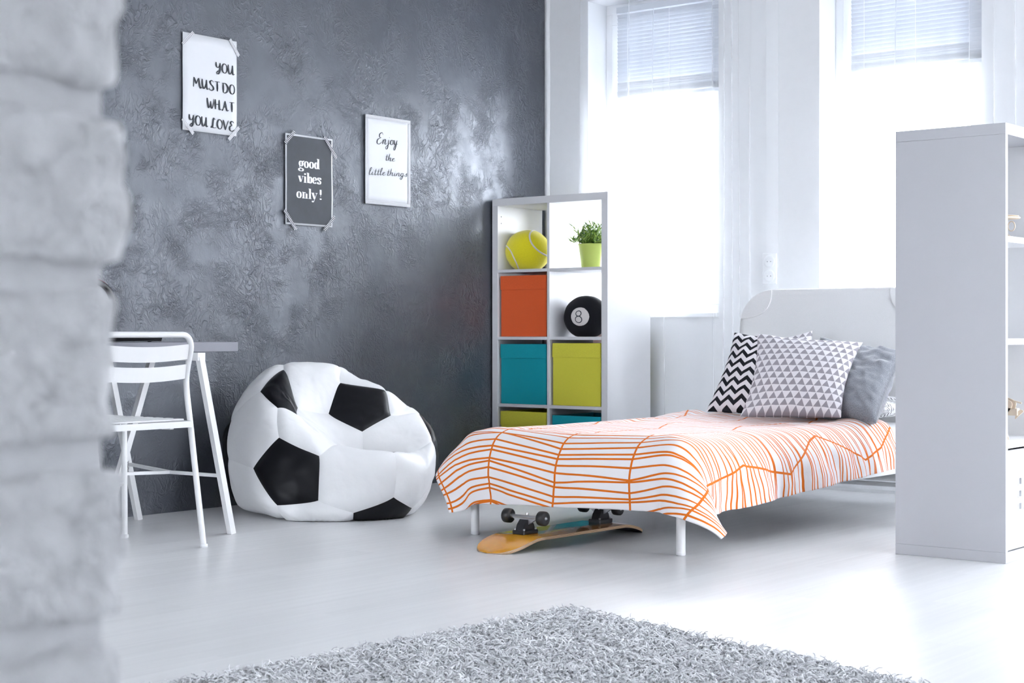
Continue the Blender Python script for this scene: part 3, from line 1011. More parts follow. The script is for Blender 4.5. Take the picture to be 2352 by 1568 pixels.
for k in (-1, 0, 1, 2):
    ik = nt.m('ADD', i0, float(k))
    ps = nt.m('ADD', ik, lerp(nt.m('MULTIPLY', wn(ik, j), 1.05), nt.m('MULTIPLY', wn(ik, j1), 1.05), tfr))
    dd = nt.m('ABSOLUTE', nt.m('SUBTRACT', yy, ps))
    dmin = dd if dmin is None else nt.m('MINIMUM', dmin, dd)
line = nt.m('LESS_THAN', dmin, 0.145)
spd = nt.m('MULTIPLY', nt.m('MINIMUM', tfr, nt.m('SUBTRACT', 1.0, tfr)), WC)
spine = nt.m('LESS_THAN', spd, 0.0042)
ink = nt.m('MAXIMUM', line, spine)
weave = nt.noise(nt.coord('UV'), 900.0, 2)
nt.put(p.inputs['Base Color'], nt.mix(ink, (0.82, 0.79, 0.80), (0.70, 0.16, 0.012)))
nt.put(p.inputs['Normal'], nt.bump(nt.m('ADD', nt.noise(nt.coord('UV'), 26.0, 3, .55, .6), nt.m('MULTIPLY', weave, .04)), 0.22, 0.006))
M['duvet'] = m
du_o = link('duvet', gridmesh(P, uv), M['duvet'])
tag(du_o, 'white duvet with thin orange lines draped over the bed', 'duvet')
sol = du_o.modifiers.new('thickness', 'SOLIDIFY'); sol.thickness = .006; sol.offset = -1

# ------------------------------------------------------------------ cushions
def cushion_mesh(corners, d, seed, w, h, pinch=.10, wr=.006, n=60, sag=.0):
    """soft cushion spanned by four corner points (BL, BR, TR, TL): pointed corners, hollow edges, UV on both faces"""
    BL, BR, TR, TL = [np.array(c) for c in corners]
    s = np.linspace(-1, 1, n); s = np.sign(s) * (1 - (1 - np.abs(s)) ** 1.15)
    A_, B_ = np.meshgrid(s, s, indexing='ij')
    X = A_ * (1 - pinch * (1 - np.abs(B_) ** 2) * np.abs(A_) ** 2)
    Z = B_ * (1 - pinch * (1 - np.abs(A_) ** 2) * np.abs(B_) ** 2)
    # the lower edge rests flat on the bed
    Z = np.where(B_ < 0, B_ * (1 - .3 * pinch * (1 - np.abs(A_) ** 2) * np.abs(B_) ** 2), Z)
    fu, fv = (X[..., None] + 1) / 2, (Z[..., None] + 1) / 2
    mid = (BL * (1 - fu) + BR * fu) * (1 - fv) + (TL * (1 - fu) + TR * fu) * fv
    nrm = np.cross(BR - BL + TR - TL, TL - BL + TR - BR); nrm /= np.linalg.norm(nrm)
    th_ = np.power(np.clip((1 - A_ ** 2) * (1 - B_ ** 2), 0, 1), .40)
    cen = (BL + BR + TR + TL) / 4
    out_ = []
    for sg in (1, -1):
        Y = np.zeros_like(X)
        for i in range(n):
            for j in range(n):
                q = Vector((A_[i, j] * 2.1 + seed, B_[i, j] * 2.1, sg * 3.0))
                rad_ = math.hypot(A_[i, j], B_[i, j]); az = math.atan2(B_[i, j], A_[i, j])
                fold = mnoise.noise(Vector((math.cos(az) * 5 + seed, math.sin(az) * 5, sg + rad_ * .6))) * min(1, max(0, rad_ - .4)) * 2.4
                Y[i, j] = sg * (d / 2 * th_[i, j] * (1 + .10 * mnoise.noise(q) - sag * B_[i, j]) + min(1, th_[i, j] * 2) * wr * (mnoise.noise(q * 3.1) + fold))
        out_.append(mid + nrm * Y[..., None])
    P = np.concatenate([out_[0], out_[1][::-1]], 0) - cen
    UVa = np.stack([(A_ + 1) / 2 * w, (B_ + 1) / 2 * h], -1)
    UV = np.concatenate([UVa, UVa[::-1]], 0)
    return gridmesh(P[::-1], UV[::-1]), cen

# chevron print
m, nt, p = mat('chevron_cotton', (0.8, 0.8, 0.8), 0.8, 0.2)
u_, v_, _ = nt.xyz(nt.coord('UV'))
zg = nt.m('MULTIPLY', nt.m('ABSOLUTE', nt.m('SUBTRACT', nt.m('FRACT', nt.m('DIVIDE', u_, 0.064)), 0.5)), 0.060)
st = nt.m('LESS_THAN', nt.m('FRACT', nt.m('DIVIDE', nt.m('ADD', v_, zg), 0.046)), 0.46)
nt.put(p.inputs['Base Color'], nt.mix(st, (0.80, 0.77, 0.80), (0.014, 0.014, 0.020)))
nt.put(p.inputs['Normal'], nt.bump(nt.noise(nt.coord('UV'), 22.0, 3, .5, .5), .25, .006))
M['chevron'] = m
# triangle print
m, nt, p = mat('triangle_cotton', (0.8, 0.8, 0.8), 0.8, 0.2)
u_, v_, _ = nt.xyz(nt.coord('UV'))
vv = nt.m('DIVIDE', v_, 0.0300); fv = nt.m('FRACT', vv); rw = nt.m('FLOOR', vv)
fu = nt.m('FRACT', nt.m('ADD', nt.m('DIVIDE', u_, 0.0355), nt.m('MULTIPLY', rw, 0.5)))
tr_ = nt.m('LESS_THAN', nt.m('MULTIPLY', nt.m('ABSOLUTE', nt.m('SUBTRACT', fu, 0.5)), 2.0), nt.m('SUBTRACT', 0.95, fv))
nt.put(p.inputs['Base Color'], nt.mix(tr_, (0.78, 0.76, 0.79), (0.33, 0.31, 0.345)))
nt.put(p.inputs['Normal'], nt.bump(nt.noise(nt.coord('UV'), 20.0, 3, .5, .6), .3, .006))
M['triangle'] = m
m, nt, p = mat('grey_melange', (0.2, 0.2, 0.22), 0.9, 0.2, sheen=.5)
me_ = nt.noise(nt.coord('UV'), 330.0, 3, .7)
nt.put(p.inputs['Base Color'], nt.mix(nt.maprange(me_, .35, .65), (0.135, 0.142, 0.165), (0.29, 0.30, 0.335)))
cr = nt.noise(nt.vm('MULTIPLY', nt.coord('UV'), (1.0, 2.2, 1.0)), 13.0, 3, .5, 1.2)
nt.put(p.inputs['Normal'], nt.bump(nt.m('ADD', cr, nt.m('MULTIPLY', me_, .08)), .28, .008))
M['melange'] = m
m, nt, p = mat('leaf_print_cotton', (0.8, 0.8, 0.8), 0.8, 0.2)
u_, v_, _ = nt.xyz(nt.coord('UV'))
a = nt.m('FRACT', nt.m('DIVIDE', nt.m('ADD', u_, nt.m('MULTIPLY', nt.m('ABSOLUTE', nt.m('SUBTRACT', nt.m('FRACT', nt.m('DIVIDE', v_, .12)), .5)), .10)), .018))
b = nt.m('LESS_THAN', nt.m('ABSOLUTE', nt.m('SUBTRACT', nt.m('FRACT', nt.m('DIVIDE', v_, .12)), .5)), .32)
nt.put(p.inputs['Base Color'], nt.mix(nt.m('MULTIPLY', nt.m('LESS_THAN', a, .28), b), (0.80, 0.80, 0.81), (0.03, 0.03, 0.04)))
nt.put(p.inputs['Normal'], nt.bump(nt.noise(nt.coord('UV'), 14.0, 3), .3, .008))
M['leaf_print'] = m

rad = math.radians
def cushion(name, material, label, corners, d, seed, w=.44, h=.43, cat='cushion', **kw):
    me, cen = cushion_mesh(corners, d, seed, w, h, **kw)
    o = link(name, me, material); o.location = cen
    return tag(o, label, cat, 'cushions on the bed')
cushion('bed_pillow', M['leaf_print'], 'white pillow with black leaf print lying at the head of the bed',
        [(1.80, 6.17, .440), (2.44, 6.17, .440), (2.44, 6.58, .445), (1.80, 6.58, .445)], .11, 8.0, .64, .41, 'pillow', pinch=.04)
cushion('cushion', M['triangle'], 'grey and white triangle print cushion at the back, only its top corner showing',
        [(1.667, 6.30, .47), (2.054, 6.34, .47), (1.952, 6.455, .772), (1.582, 6.36, .70)], .10, 3.1, .40, .36)
cushion('cushion', M['melange'], 'plain grey melange cushion beside the triangle print cushion',
        [(2.08, 6.04, .405), (2.486, 5.983, .397), (2.480, 6.297, .682), (2.083, 6.276, .744)], .20, 5.2, .42, .44, wr=.012, sag=.25)
cushion('cushion', M['chevron'], 'black and white chevron cushion behind the triangle print cushion',
        [(1.665, 6.008, .417), (2.114, 6.083, .410), (2.098, 6.300, .728), (1.683, 6.226, .765)], .13, 1.3, .44, .41)
cushion('cushion', M['triangle'], 'grey and white triangle print cushion standing in front of the chevron cushion',
        [(1.999, 5.736, .417), (2.362, 5.922, .417), (2.350, 6.143, .722), (1.974, 5.920, .759)], .15, 7.7, .43, .39)

# ------------------------------------------------------------------ football bean bag
CT = {
    ('P', 'TL'): (0.542, 4.527, 0.333), ('P', 'X'): (0.720, 4.580, 0.263), ('P', 'BR'): (0.739, 4.556, 0.086),
    ('P', 'B'): (0.588, 4.474, 0.064), ('P', 'L'): (0.437, 4.482, 0.205),
    ('TL', 'P'): (0.456, 4.600, 0.449), ('TL', 'X'): (0.494, 4.681, 0.410), ('TL', 'TR'): (0.456, 4.715, 0.446),
    ('TL', 'U'): (0.299, 4.781, 0.603), ('TL', 'L'): (0.310, 4.637, 0.513),
    ('TR', 'TL'): (0.487, 4.867, 0.416), ('TR', 'X'): (0.641, 4.913, 0.343), ('TR', 'U'): (0.456, 4.970, 0.545),
    ('TR', 'W'): (0.600, 5.097, 0.511), ('TR', 'R2'): (0.675, 5.055, 0.407),
    ('U', 'TR'): (0.382, 5.026, 0.613), ('U', 'TL'): (0.247, 4.843, 0.620),
    ('X', 'P'): (0.715, 4.690, 0.301), ('X', 'BR'): (0.909, 4.819, 0.272), ('X', 'TR'): (0.699, 4.869, 0.199),
    ('X', 'TL'): (0.665, 4.766, 0.253), ('X', 'R2'): (0.831, 5.000, 0.256),
    ('R2', 'TR'): (0.703, 5.204, 0.407), ('R2', 'X'): (0.866, 5.104, 0.303),
    ('BR', 'X'): (0.929, 4.797, 0.092), ('BR', 'R2'): (0.927, 4.910, 0.039), ('BR', 'P'): (0.850, 4.645, 0.036),
    ('L', 'P'): (0.220, 4.540, 0.229), ('L', 'TL'): (0.171, 4.603, 0.390), ('B', 'P'): (0.575, 4.535, 0.003), ('B', 'L'): (0.42, 4.62, 0.003), ('L', 'B'): (0.25, 4.56, 0.045),
}
BC = np.array([0.469, 4.891, 0.0])
rv, cvv = np.array([.712, .702, 0]), np.array([.702, -.712, 0])
phi = (1 + 5 ** .5) / 2
ico = np.array([(0, s1, s2 * phi) for s1 in (-1, 1) for s2 in (-1, 1)] + [(s1, s2 * phi, 0) for s1 in (-1, 1) for s2 in (-1, 1)] + [(s2 * phi, 0, s1) for s1 in (-1, 1) for s2 in (-1, 1)], float)
ico /= np.linalg.norm(ico, axis=1)[:, None]
nb = {i: [j for j in range(12) if j != i and ico[i] @ ico[j] > .4] for i in range(12)}
# local axes: a right, b up, c towards the viewer
n0 = np.array([-.38, -.20, .90]); n0 /= np.linalg.norm(n0)
ex = np.array([1, 0, 0]) - n0 * n0[0]; ex /= np.linalg.norm(ex); ey = np.cross(n0, ex)
v0 = ico[0]; w0 = ico[nb[0][0]]
s0 = w0 - v0 * (w0 @ v0); s0 /= np.linalg.norm(s0); t0 = np.cross(v0, s0)
a30 = math.radians(30)
s1 = ex * math.cos(a30) + ey * math.sin(a30); t1 = np.cross(n0, s1)
RT = np.outer(n0, v0) + np.outer(s1, s0) + np.outer(t1, t0)
ico = ico @ RT.T
angs = {}
for j in nb[0]:
    d = ico[j] - n0 * (ico[j] @ n0)
    angs[round(math.degrees(math.atan2(d @ ey, d @ ex))) % 360] = j
nm = {'P': 0}
for deg, key in ((30, 'X'), (102, 'TL'), (174, 'L'), (246, 'B'), (318, 'BR')):
    nm[key] = min(angs.items(), key=lambda kv: min(abs(kv[0] - deg), 360 - abs(kv[0] - deg)))[1]
def common(a, b, ex_): return [k for k in nb[nm[a]] if k in nb[nm[b]] and k not in ex_][0]
nm['TR'] = common('TL', 'X', [0]); nm['R2'] = common('X', 'BR', [0]); nm['U'] = common('TL', 'TR', [nm['X']])
nm['W'] = [k for k in nb[nm['TR']] if k in nb[nm['U']] and k != nm['TL']][0]
def tv(i, j):
    d = (2 * ico[i] + ico[j]) / 3; return d / np.linalg.norm(d)
def base(D):
    a, b, c_ = D[..., 0], D[..., 1], D[..., 2]
    k = 0.455
    hor = (a[..., None] * rv + c_[..., None] * cvv) * k
    low = np.clip(-b, 0, 1)
    hor = hor * (1 + .10 * low)[..., None]
    z = np.where(b > 0, .26 + .34 * b, .26 + .36 * b)
    P = BC + hor; P[..., 2] = z
    return P
src, dst = [], []
for (i, j), tpos in CT.items():
    d = tv(nm[i], nm[j]); src.append(d); dst.append(np.array(tpos) - base(d[None])[0])
for i in range(12):
    for j in nb[i]:
        d = tv(i, j)
        if min(np.linalg.norm(d - q_) for q_ in src) > .45:
            src.append(d); dst.append(np.zeros(3))
src = np.array(src); dst = np.array(dst)
def ker(r): return np.sqrt(r * r + .10 ** 2)
Kq = ker(np.linalg.norm(src[:, None] - src[None], axis=-1)); nn_ = len(src)
Ab = np.zeros((nn_ + 4, nn_ + 4)); Ab[:nn_, :nn_] = Kq; Ab[:nn_, nn_] = 1; Ab[:nn_, nn_ + 1:] = src; Ab[nn_, :nn_] = 1; Ab[nn_ + 1:, :nn_] = src.T
cf = np.linalg.solve(Ab + 1e-9 * np.eye(nn_ + 4), np.concatenate([dst, np.zeros((4, 3))]))
def warp_ball(D):
    sh = D.shape[:-1]; d = D.reshape(-1, 3)
    K_ = ker(np.linalg.norm(d[:, None] - src[None], axis=-1))
    P = base(d) + K_ @ cf[:nn_] + cf[nn_] + d @ cf[nn_ + 1:]
    P[:, 2] = np.maximum(P[:, 2], .006)
    P[:, 0] = np.maximum(P[:, 0], .014)
    return P.reshape(*sh, 3)
bean = thing('football_bean_bag', 'black and white football bean bag chair slumped against the grey wall', 'bean bag', (BC[0], BC[1], 0))
def panel(corners, black):
    C_ = np.array(corners); cen = C_.mean(0); cen /= np.linalg.norm(cen); k = len(C_); n_ = 12
    V, F, bul = [], [], []
    for e in range(k):
        a, b = C_[e], C_[(e + 1) % k]; o = len(V)
        for i in range(n_ + 1):
            for j in range(n_ + 1):
                # i: centre -> edge, j along the edge
                q_ = cen * (1 - i / n_) + (a * (1 - j / n_) + b * j / n_) * (i / n_)
                V.append(q_ / np.linalg.norm(q_)); bul.append(1 - (i / n_))
        for i in range(n_):
            for j in range(n_):
                q_ = (o + i * (n_ + 1) + j, o + (i + 1) * (n_ + 1) + j, o + (i + 1) * (n_ + 1) + j + 1, o + i * (n_ + 1) + j + 1)
                F.append(q_ if i else (q_[0], q_[1], q_[2]))
    V = np.array(V); bul = np.array(bul)
    P = warp_ball(V)
    # outward direction from a point well inside the bag
    e_ = 1e-3
    t1_ = np.cross(V, [.3, .5, .8]); t1_ /= np.linalg.norm(t1_, axis=1)[:, None]; t2_ = np.cross(V, t1_)
    Nn = np.cross(warp_ball(V + t1_ * e_) - P, warp_ball(V + t2_ * e_) - P)
    L = np.linalg.norm(Nn, axis=1)[:, None]; Nn = Nn / np.maximum(L, 1e-9)
    sg = np.sign((Nn * (P - (BC + [0, 0, .15]))).sum(1).mean()) or 1
    puff = .013 * (1 - (1 - bul) ** 5)
    wr = np.array([mnoise.noise(Vector(v_ * 5.5)) * .006 + mnoise.noise(Vector(v_ * 14)) * .0022 for v_ in V])
    P = P + Nn * sg * (puff + wr * np.minimum(1, bul * 4))[:, None]
    P[:, 2] = np.maximum(P[:, 2], .002); P[:, 0] = np.maximum(P[:, 0], .006)
    o = MB().add(P - BC, F, 0, True).build('panel', M['black_leather' if black else 'white_leather'], bean)
    bmx = bmesh.new(); bmx.from_mesh(o.data); bmesh.ops.remove_doubles(bmx, verts=bmx.verts, dist=1e-5); bmx.to_mesh(o.data); bmx.free()
    for pl in o.data.polygons: pl.use_smooth = True
    o['label'] = 'black pentagon panel' if black else 'white hexagon panel'
    return o
for i in range(12):
    js = nb[i]; d0 = ico[js[0]] - ico[i] * (ico[js[0]] @ ico[i]); d1 = np.cross(ico[i], d0)
    js = sorted(js, key=lambda j_: math.atan2((ico[j_] @ d1), (ico[j_] @ d0)))
    panel([tv(i, j_) for j_ in js], True)
for i in range(12):
    for j in nb[i]:
        for k in nb[i]:
            if i < j < k and k in nb[j]:
                panel([tv(i, j), tv(j, i), tv(j, k), tv(k, j), tv(k, i), tv(i, k)], False)

# ------------------------------------------------------------------ folding chair, desk, trestle
ch = thing('folding_chair', 'white metal slatted folding chair pushed up to the desk', 'chair', (0.76, 3.545, 0))
def C_(x, y, z): return (x - .76, y - 3.545, z)
y0, y1 = 3.335, 3.757
def side(y):
    return [(0.975, y, .006), (0.945, y, .18), (0.902, y, .44), (0.882, y, .56), (0.884, y, .62), (0.905, y, .70)]
def smooth(pts, k=6):
    pts = [Vector(p_) for p_ in pts]; out_ = []
    for i in range(len(pts) - 1):
        p0, p1, p2, p3 = pts[max(i - 1, 0)], pts[i], pts[i + 1], pts[min(i + 2, len(pts) - 1)]
        for j in range(k):
            t_ = j / k
            out_.append(.5 * ((2 * p1) + (p2 - p0) * t_ + (2 * p0 - 5 * p1 + 4 * p2 - p3) * t_ ** 2 + (3 * p1 - p0 - 3 * p2 + p3) * t_ ** 3))
    out_.append(pts[-1]); return out_
fr = MB()
a = smooth(side(y0)); b = smooth(side(y1)); top = []
r = .045
for k in range(9):
    g = k / 8 * math.pi / 2; top.append((0.905 + .010 * math.sin(g), y0 + r * (1 - math.cos(g)), .70 + .055 * math.sin(g)))
tp2 = [(p_[0], y1 - (p_[1] - y0), p_[2]) for p_ in reversed(top)]
path = [tuple(p_) for p_ in a[:-1]] + top + tp2 + [tuple(p_) for p_ in reversed(b[:-1])]
fr.tube([C_(*p_) for p_ in path], .0108, 12); fr.build('back_frame', M['white_metal'], ch)
for z0_, z1_ in ((.668, .722), (.598, .650)):
    sl_ = MB(); n = 18; v = []
    for i in range(n + 1):
        k = i / n; y = y0 + .004 + (y1 - y0 - .008) * k; bow = .022 * math.sin(math.pi * k); dz = -.010 * math.sin(math.pi * k)
        for (dx, zz_) in ((-.0012, z0_), (.0012, z0_), (.0012, z1_), (-.0012, z1_)):
            xr = np.interp(zz_, [.56, .62, .70, .75], [.882, .884, .905, .914])
            v.append(C_(xr + bow + dx, y, zz_ + dz))
    f = []
    for i in range(n):
        for k in range(4):
            f.append((i * 4 + k, i * 4 + (k + 1) % 4, (i + 1) * 4 + (k + 1) % 4, (i + 1) * 4 + k))
    f += [(0, 1, 2, 3), (n * 4, n * 4 + 1, n * 4 + 2, n * 4 + 3)]
    sl_.add(v, f, 0, False); sl_.build('back_slat', M['white_metal'], ch)
sf = MB(); zs = .445
for y in (y0 + .018, y1 - .018):
    sf.bar(C_(.46, y, zs), C_(.925, y, zs - .008), .012, .022)
sf.bar(C_(.925, y0 + .012, zs - .008), C_(.925, y1 - .012, zs - .008), .014, .022)
sf.bar(C_(.462, y0 + .012, zs), C_(.462, y1 - .012, zs), .014, .022)
sf.build('seat_frame', M['white_metal'], ch)
for k in range(8):
    x = .488 + k * .056
    s_ = MB(); s_.box(x - .76 - .017, x - .76 + .017, y0 + .024 - 3.545, y1 - .024 - 3.545, zs + .004, zs + .011, .002); s_.build('seat_slat', M['white_metal'], ch)
for y in (y0, y1):
    lg = MB(); lg.tube([C_(.537, y - .004, .006), C_(.533, y - .004, zs)], .0108, 12); lg.build('front_leg', M['white_metal'], ch)
    for x in (.975, .537):
        ft = MB(); ft.lathe([(0, 0), (.0135, 0), (.0145, .003), (.0140, .012), (.0112, .014)], 16, C_(x, y if x > .6 else y - .004, 0)); ft.build('foot_cap', M['white'], ch)
br = MB(); br.tube([C_(.536, y0, .20), C_(.536, y1, .20)], .007, 10); br.build('stretcher', M['white_metal'], ch)
bk = MB(); bk.box(.80 - .76, .85 - .76, y1 - .05 - 3.545, y1 - .03 - 3.545, zs - .030, zs - .012, .003); bk.build('hinge_bracket', M['white_metal'], ch)

dk = thing('desk', 'pale grey desk top along the plaster wall, behind the chair', 'desk', (0.345, 3.4, 0))
MB().box(-.343, .335, -1.25, .782, .690, .7265, .0015).build('desk_top', M['desk'], dk)
def trestle(yc, label):
    t = thing('desk_trestle', label, 'trestle', (.42, yc, 0), group='white trestles under the desk')
    tp = MB(); tp.bar((-.30, 0, .672), (.30, 0, .672), .036, .030); tp.build('top_bar', M['white_metal'], t)
    def leg(a, b, upv):
        MB().bar(a, b, .024, .024, upv).build('leg', M['white_metal'], t)
    leg((.29, .0, .672), (.338, .115, 0.0), (1, 0, 0)); leg((-.265, .0, .672), (-.31, .19, 0.0), (1, 0, 0)); leg((.02, -.005, .672), (.01, -.235, 0.0), (1, 0, 0))
    c0 = (.045, .06, .222)
    for q_ in ((.322, .078, .222), (-.295, .128, .232), (.013, -.155, .228)):
        br_ = MB(); br_.bar(q_, c0, .016, .012); br_.build('brace', M['white_metal'], t)
    bl = MB()
    for dz in (-.014, .014):
        bl.lathe([(0, .003), (.005, .003), (.005, 0)], 8, (-.281, .112, .230 + dz), 'x')
    b_ = bl.build('bolts', M['steel'], t); b_['kind'] = 'stuff'
    return t
trestle(3.965, 'white metal trestle under the desk end nearest the bean bag')
trestle(2.65, 'white metal trestle under the far desk end, behind the brick wall')

M['laptop'] = grained('matt_black_lid', (0.006, 0.006, 0.008), 0.7, 0.1, 30, spec=0.1)
lt = thing('laptop', 'closed black laptop lying on the desk behind the chair backrest', 'laptop', (.27, 3.83, .7265))
MB().box(-.17, .17, -.13, .175, .003, .009, .002).build('base', M['laptop'], lt)
MB().box(-.17, .17, -.13, .178, .0093, .0185, .002).build('lid', M['laptop'], lt)
for sx in (-.14, .14):
    MB().lathe([(0, 0), (.008, 0), (.008, .0032)], 10, (sx, .14, 0)).build('rubber_foot', M['rubber'], lt)
ck = thing('wall_clock', 'round black and red wall clock peeking out behind the brick wall', 'clock', (0.002, 4.004, .878))
MB().lathe([(0, .012), (.080, .012), (.080, .004)], 48, (0, 0, 0), 'x').build('clock_face', M['paper'], ck)
MB().lathe([(.079, .0), (.079, .026), (.084, .030), (.097, .028), (.1005, .018)], 48, (0, 0, 0), 'x').build('bezel', M['black_plastic'], ck)
MB().lathe([(.0985, .0), (.103, .002), (.104, .015), (.1005, .022)], 48, (0, 0, 0), 'x').build('rim', M['red'], ck)
w_ = MB(); w_.prism([(0, 0)] + [(.077 * math.cos(a), .077 * math.sin(a)) for a in np.linspace(rad(-50), rad(10), 14)], .0122, .0135, lambda a, b, h: (h, a, b)); w_.build('sector', M['red'], ck)

# ------------------------------------------------------------------ posters with lettering
def catmull(pts, k=7, closed=False):
    n = len(pts)
    if n == 2 and not closed: return [tuple(np.array(pts[0]) * (1 - i / 3) + np.array(pts[1]) * i / 3) for i in range(4)]
    P = [np.array(p_, float) for p_ in pts]; out_ = []
    rng = range(n if closed else n - 1)
    for i in rng:
        if closed: p0, p1, p2, p3 = P[i - 1], P[i], P[(i + 1) % n], P[(i + 2) % n]
        else: p0, p1, p2, p3 = P[max(i - 1, 0)], P[i], P[i + 1], P[min(i + 2, n - 1)]
        for j in range(k):
            t_ = j / k
            out_.append(.5 * (2 * p1 + (p2 - p0) * t_ + (2 * p0 - 5 * p1 + 4 * p2 - p3) * t_ ** 2 + (3 * p1 - p0 - 3 * p2 + p3) * t_ ** 3))
    out_.append(P[0] if closed else P[-1])
    return [tuple(q) for q in out_]
def EL(cx, cy, rx, ry, a0=0, a1=360, n=16):
    full_ = abs(a1 - a0) >= 360
    return [(cx + rx * math.cos(rad(a0 + (a1 - a0) * i / n)), cy + ry * math.sin(rad(a0 + (a1 - a0) * i / n))) for i in range(n + 1)]
BRUSH = {
    'Y': (.50, [[(0, .97), (.02, .62), (.12, .45), (.27, .55), (.37, .95)], [(.37, .95), (.35, .4), (.30, -.02), (.17, -.2), (.07, -.1), (.2, .1), (.5, .3)]]),
    'O': (.58, [EL(.27, .48, .22, .47, 100, 460)]),
    'U': (.62, [[(.02, .97), (.03, .4), (.13, .03), (.28, .2), (.39, .9)], [(.40, .95), (.40, .3), (.46, .02), (.58, .12)]]),
    'M': (.80, [[(.05, 0), (.08, .5), (.09, 1)], [(.10, .98), (.22, .6), (.30, .35)], [(.30, .35), (.40, .7), (.51, .98)], [(.51, .98), (.57, .4), (.65, .02), (.77, .12)]]),
    'S': (.50, [[(.40, .84), (.27, .99), (.1, .85), (.15, .62), (.34, .40), (.39, .16), (.22, -.02), (.06, .05), (.02, .2)]]),
    'T': (.52, [[(-.02, .95), (.48, .98)], [(.23, .97), (.25, 0)]]),
    ' ': (.16, []),
    'D': (.62, [[(.09, .98), (.10, .02)], [(0, .92), (.30, .95), (.50, .6), (.42, .15), (.2, -.02), (.04, .10)]]),
    'W': (.70, [[(0, 1), (.05, .45), (.14, .03), (.25, .3), (.31, .72)], [(.31, .72), (.35, .15), (.46, .03), (.56, .45), (.60, 1)]]),
    'H': (.66, [[(.05, 1), (.07, 0)], [(.0, .48), (.44, .54)], [(.42, 1), (.43, .3), (.48, .02), (.62, .12)]]),
    'A': (.72, [[(.0, .08), (.08, .02), (.2, .45), (.31, 1)], [(.31, 1), (.42, .3), (.52, .03), (.66, .14)], [(.13, .36), (.44, .38)]]),
    'L': (.58, [[(.44, .86), (.33, 1), (.25, .75), (.19, .15), (.05, .02), (.14, .16), (.3, .02), (.54, .08)]]),
    'V': (.54, [[(0, .98), (.1, .5), (.21, 0)], [(.21, 0), (.33, .5), (.47, 1)]]),
    'E': (.54, [[(.44, .84), (.28, .99), (.12, .82), (.27, .57)], [(.28, .57), (.07, .40), (.06, .10), (.25, -.02), (.50, .16)]]),
}
SCRIPT = {
    'E': (.56, [[(.52, .80), (.42, 1.0), (.22, .85), (.24, .60), (.40, .56)], [(.38, .56), (.10, .38), (.06, .08), (.26, -.02), (.50, .18)]]),
    'n': (.40, [[(.05, .42), (.03, .0)], [(.04, .15), (.16, .42), (.24, .36), (.23, .08), (.30, .0), (.40, .14)]]),
    'j': (.28, [[(.14, .42), (.12, -.2), (.02, -.42), (-.08, -.28), (.10, -.05), (.28, .14)], [(.16, .58), (.18, .63)]]),
    'o': (.36, [EL(.16, .2, .12, .21, 80, 440), [(.2, .4), (.36, .34)]]),
    'y': (.40, [[(.03, .42), (.05, .1), (.15, .04), (.25, .4)], [(.26, .42), (.22, -.1), (.12, -.45), (.02, -.35), (.14, -.08), (.38, .14)]]),
    't': (.26, [[(.12, .82), (.08, .1), (.14, .0), (.26, .14)], [(-.02, .50), (.24, .54)]]),
    'h': (.40, [[(.09, .98), (.03, .0)], [(.05, .15), (.16, .42), (.24, .36), (.23, .08), (.30, .0), (.40, .14)]]),
    'e': (.32, [[(.04, .2), (.18, .28), (.20, .42), (.08, .36), (.05, .1), (.15, .0), (.32, .14)]]),
    'l': (.24, [[(.02, .2), (.16, .72), (.16, .98), (.07, .8), (.05, .15), (.11, .0), (.24, .14)]]),
    'i': (.24, [[(.08, .42), (.06, .08), (.12, .0), (.24, .14)], [(.10, .62), (.12, .67)]]),
    'g': (.38, [EL(.14, .2, .11, .21, 60, 420), [(.26, .42), (.23, -.15), (.13, -.45), (.02, -.33), (.14, -.08), (.38, .14)]]),
    's': (.30, [[(.02, .05), (.14, .25), (.20, .44), (.20, .3), (.24, .1), (.14, -.02), (.02, .08)]]),
    ' ': (.12, []),
}
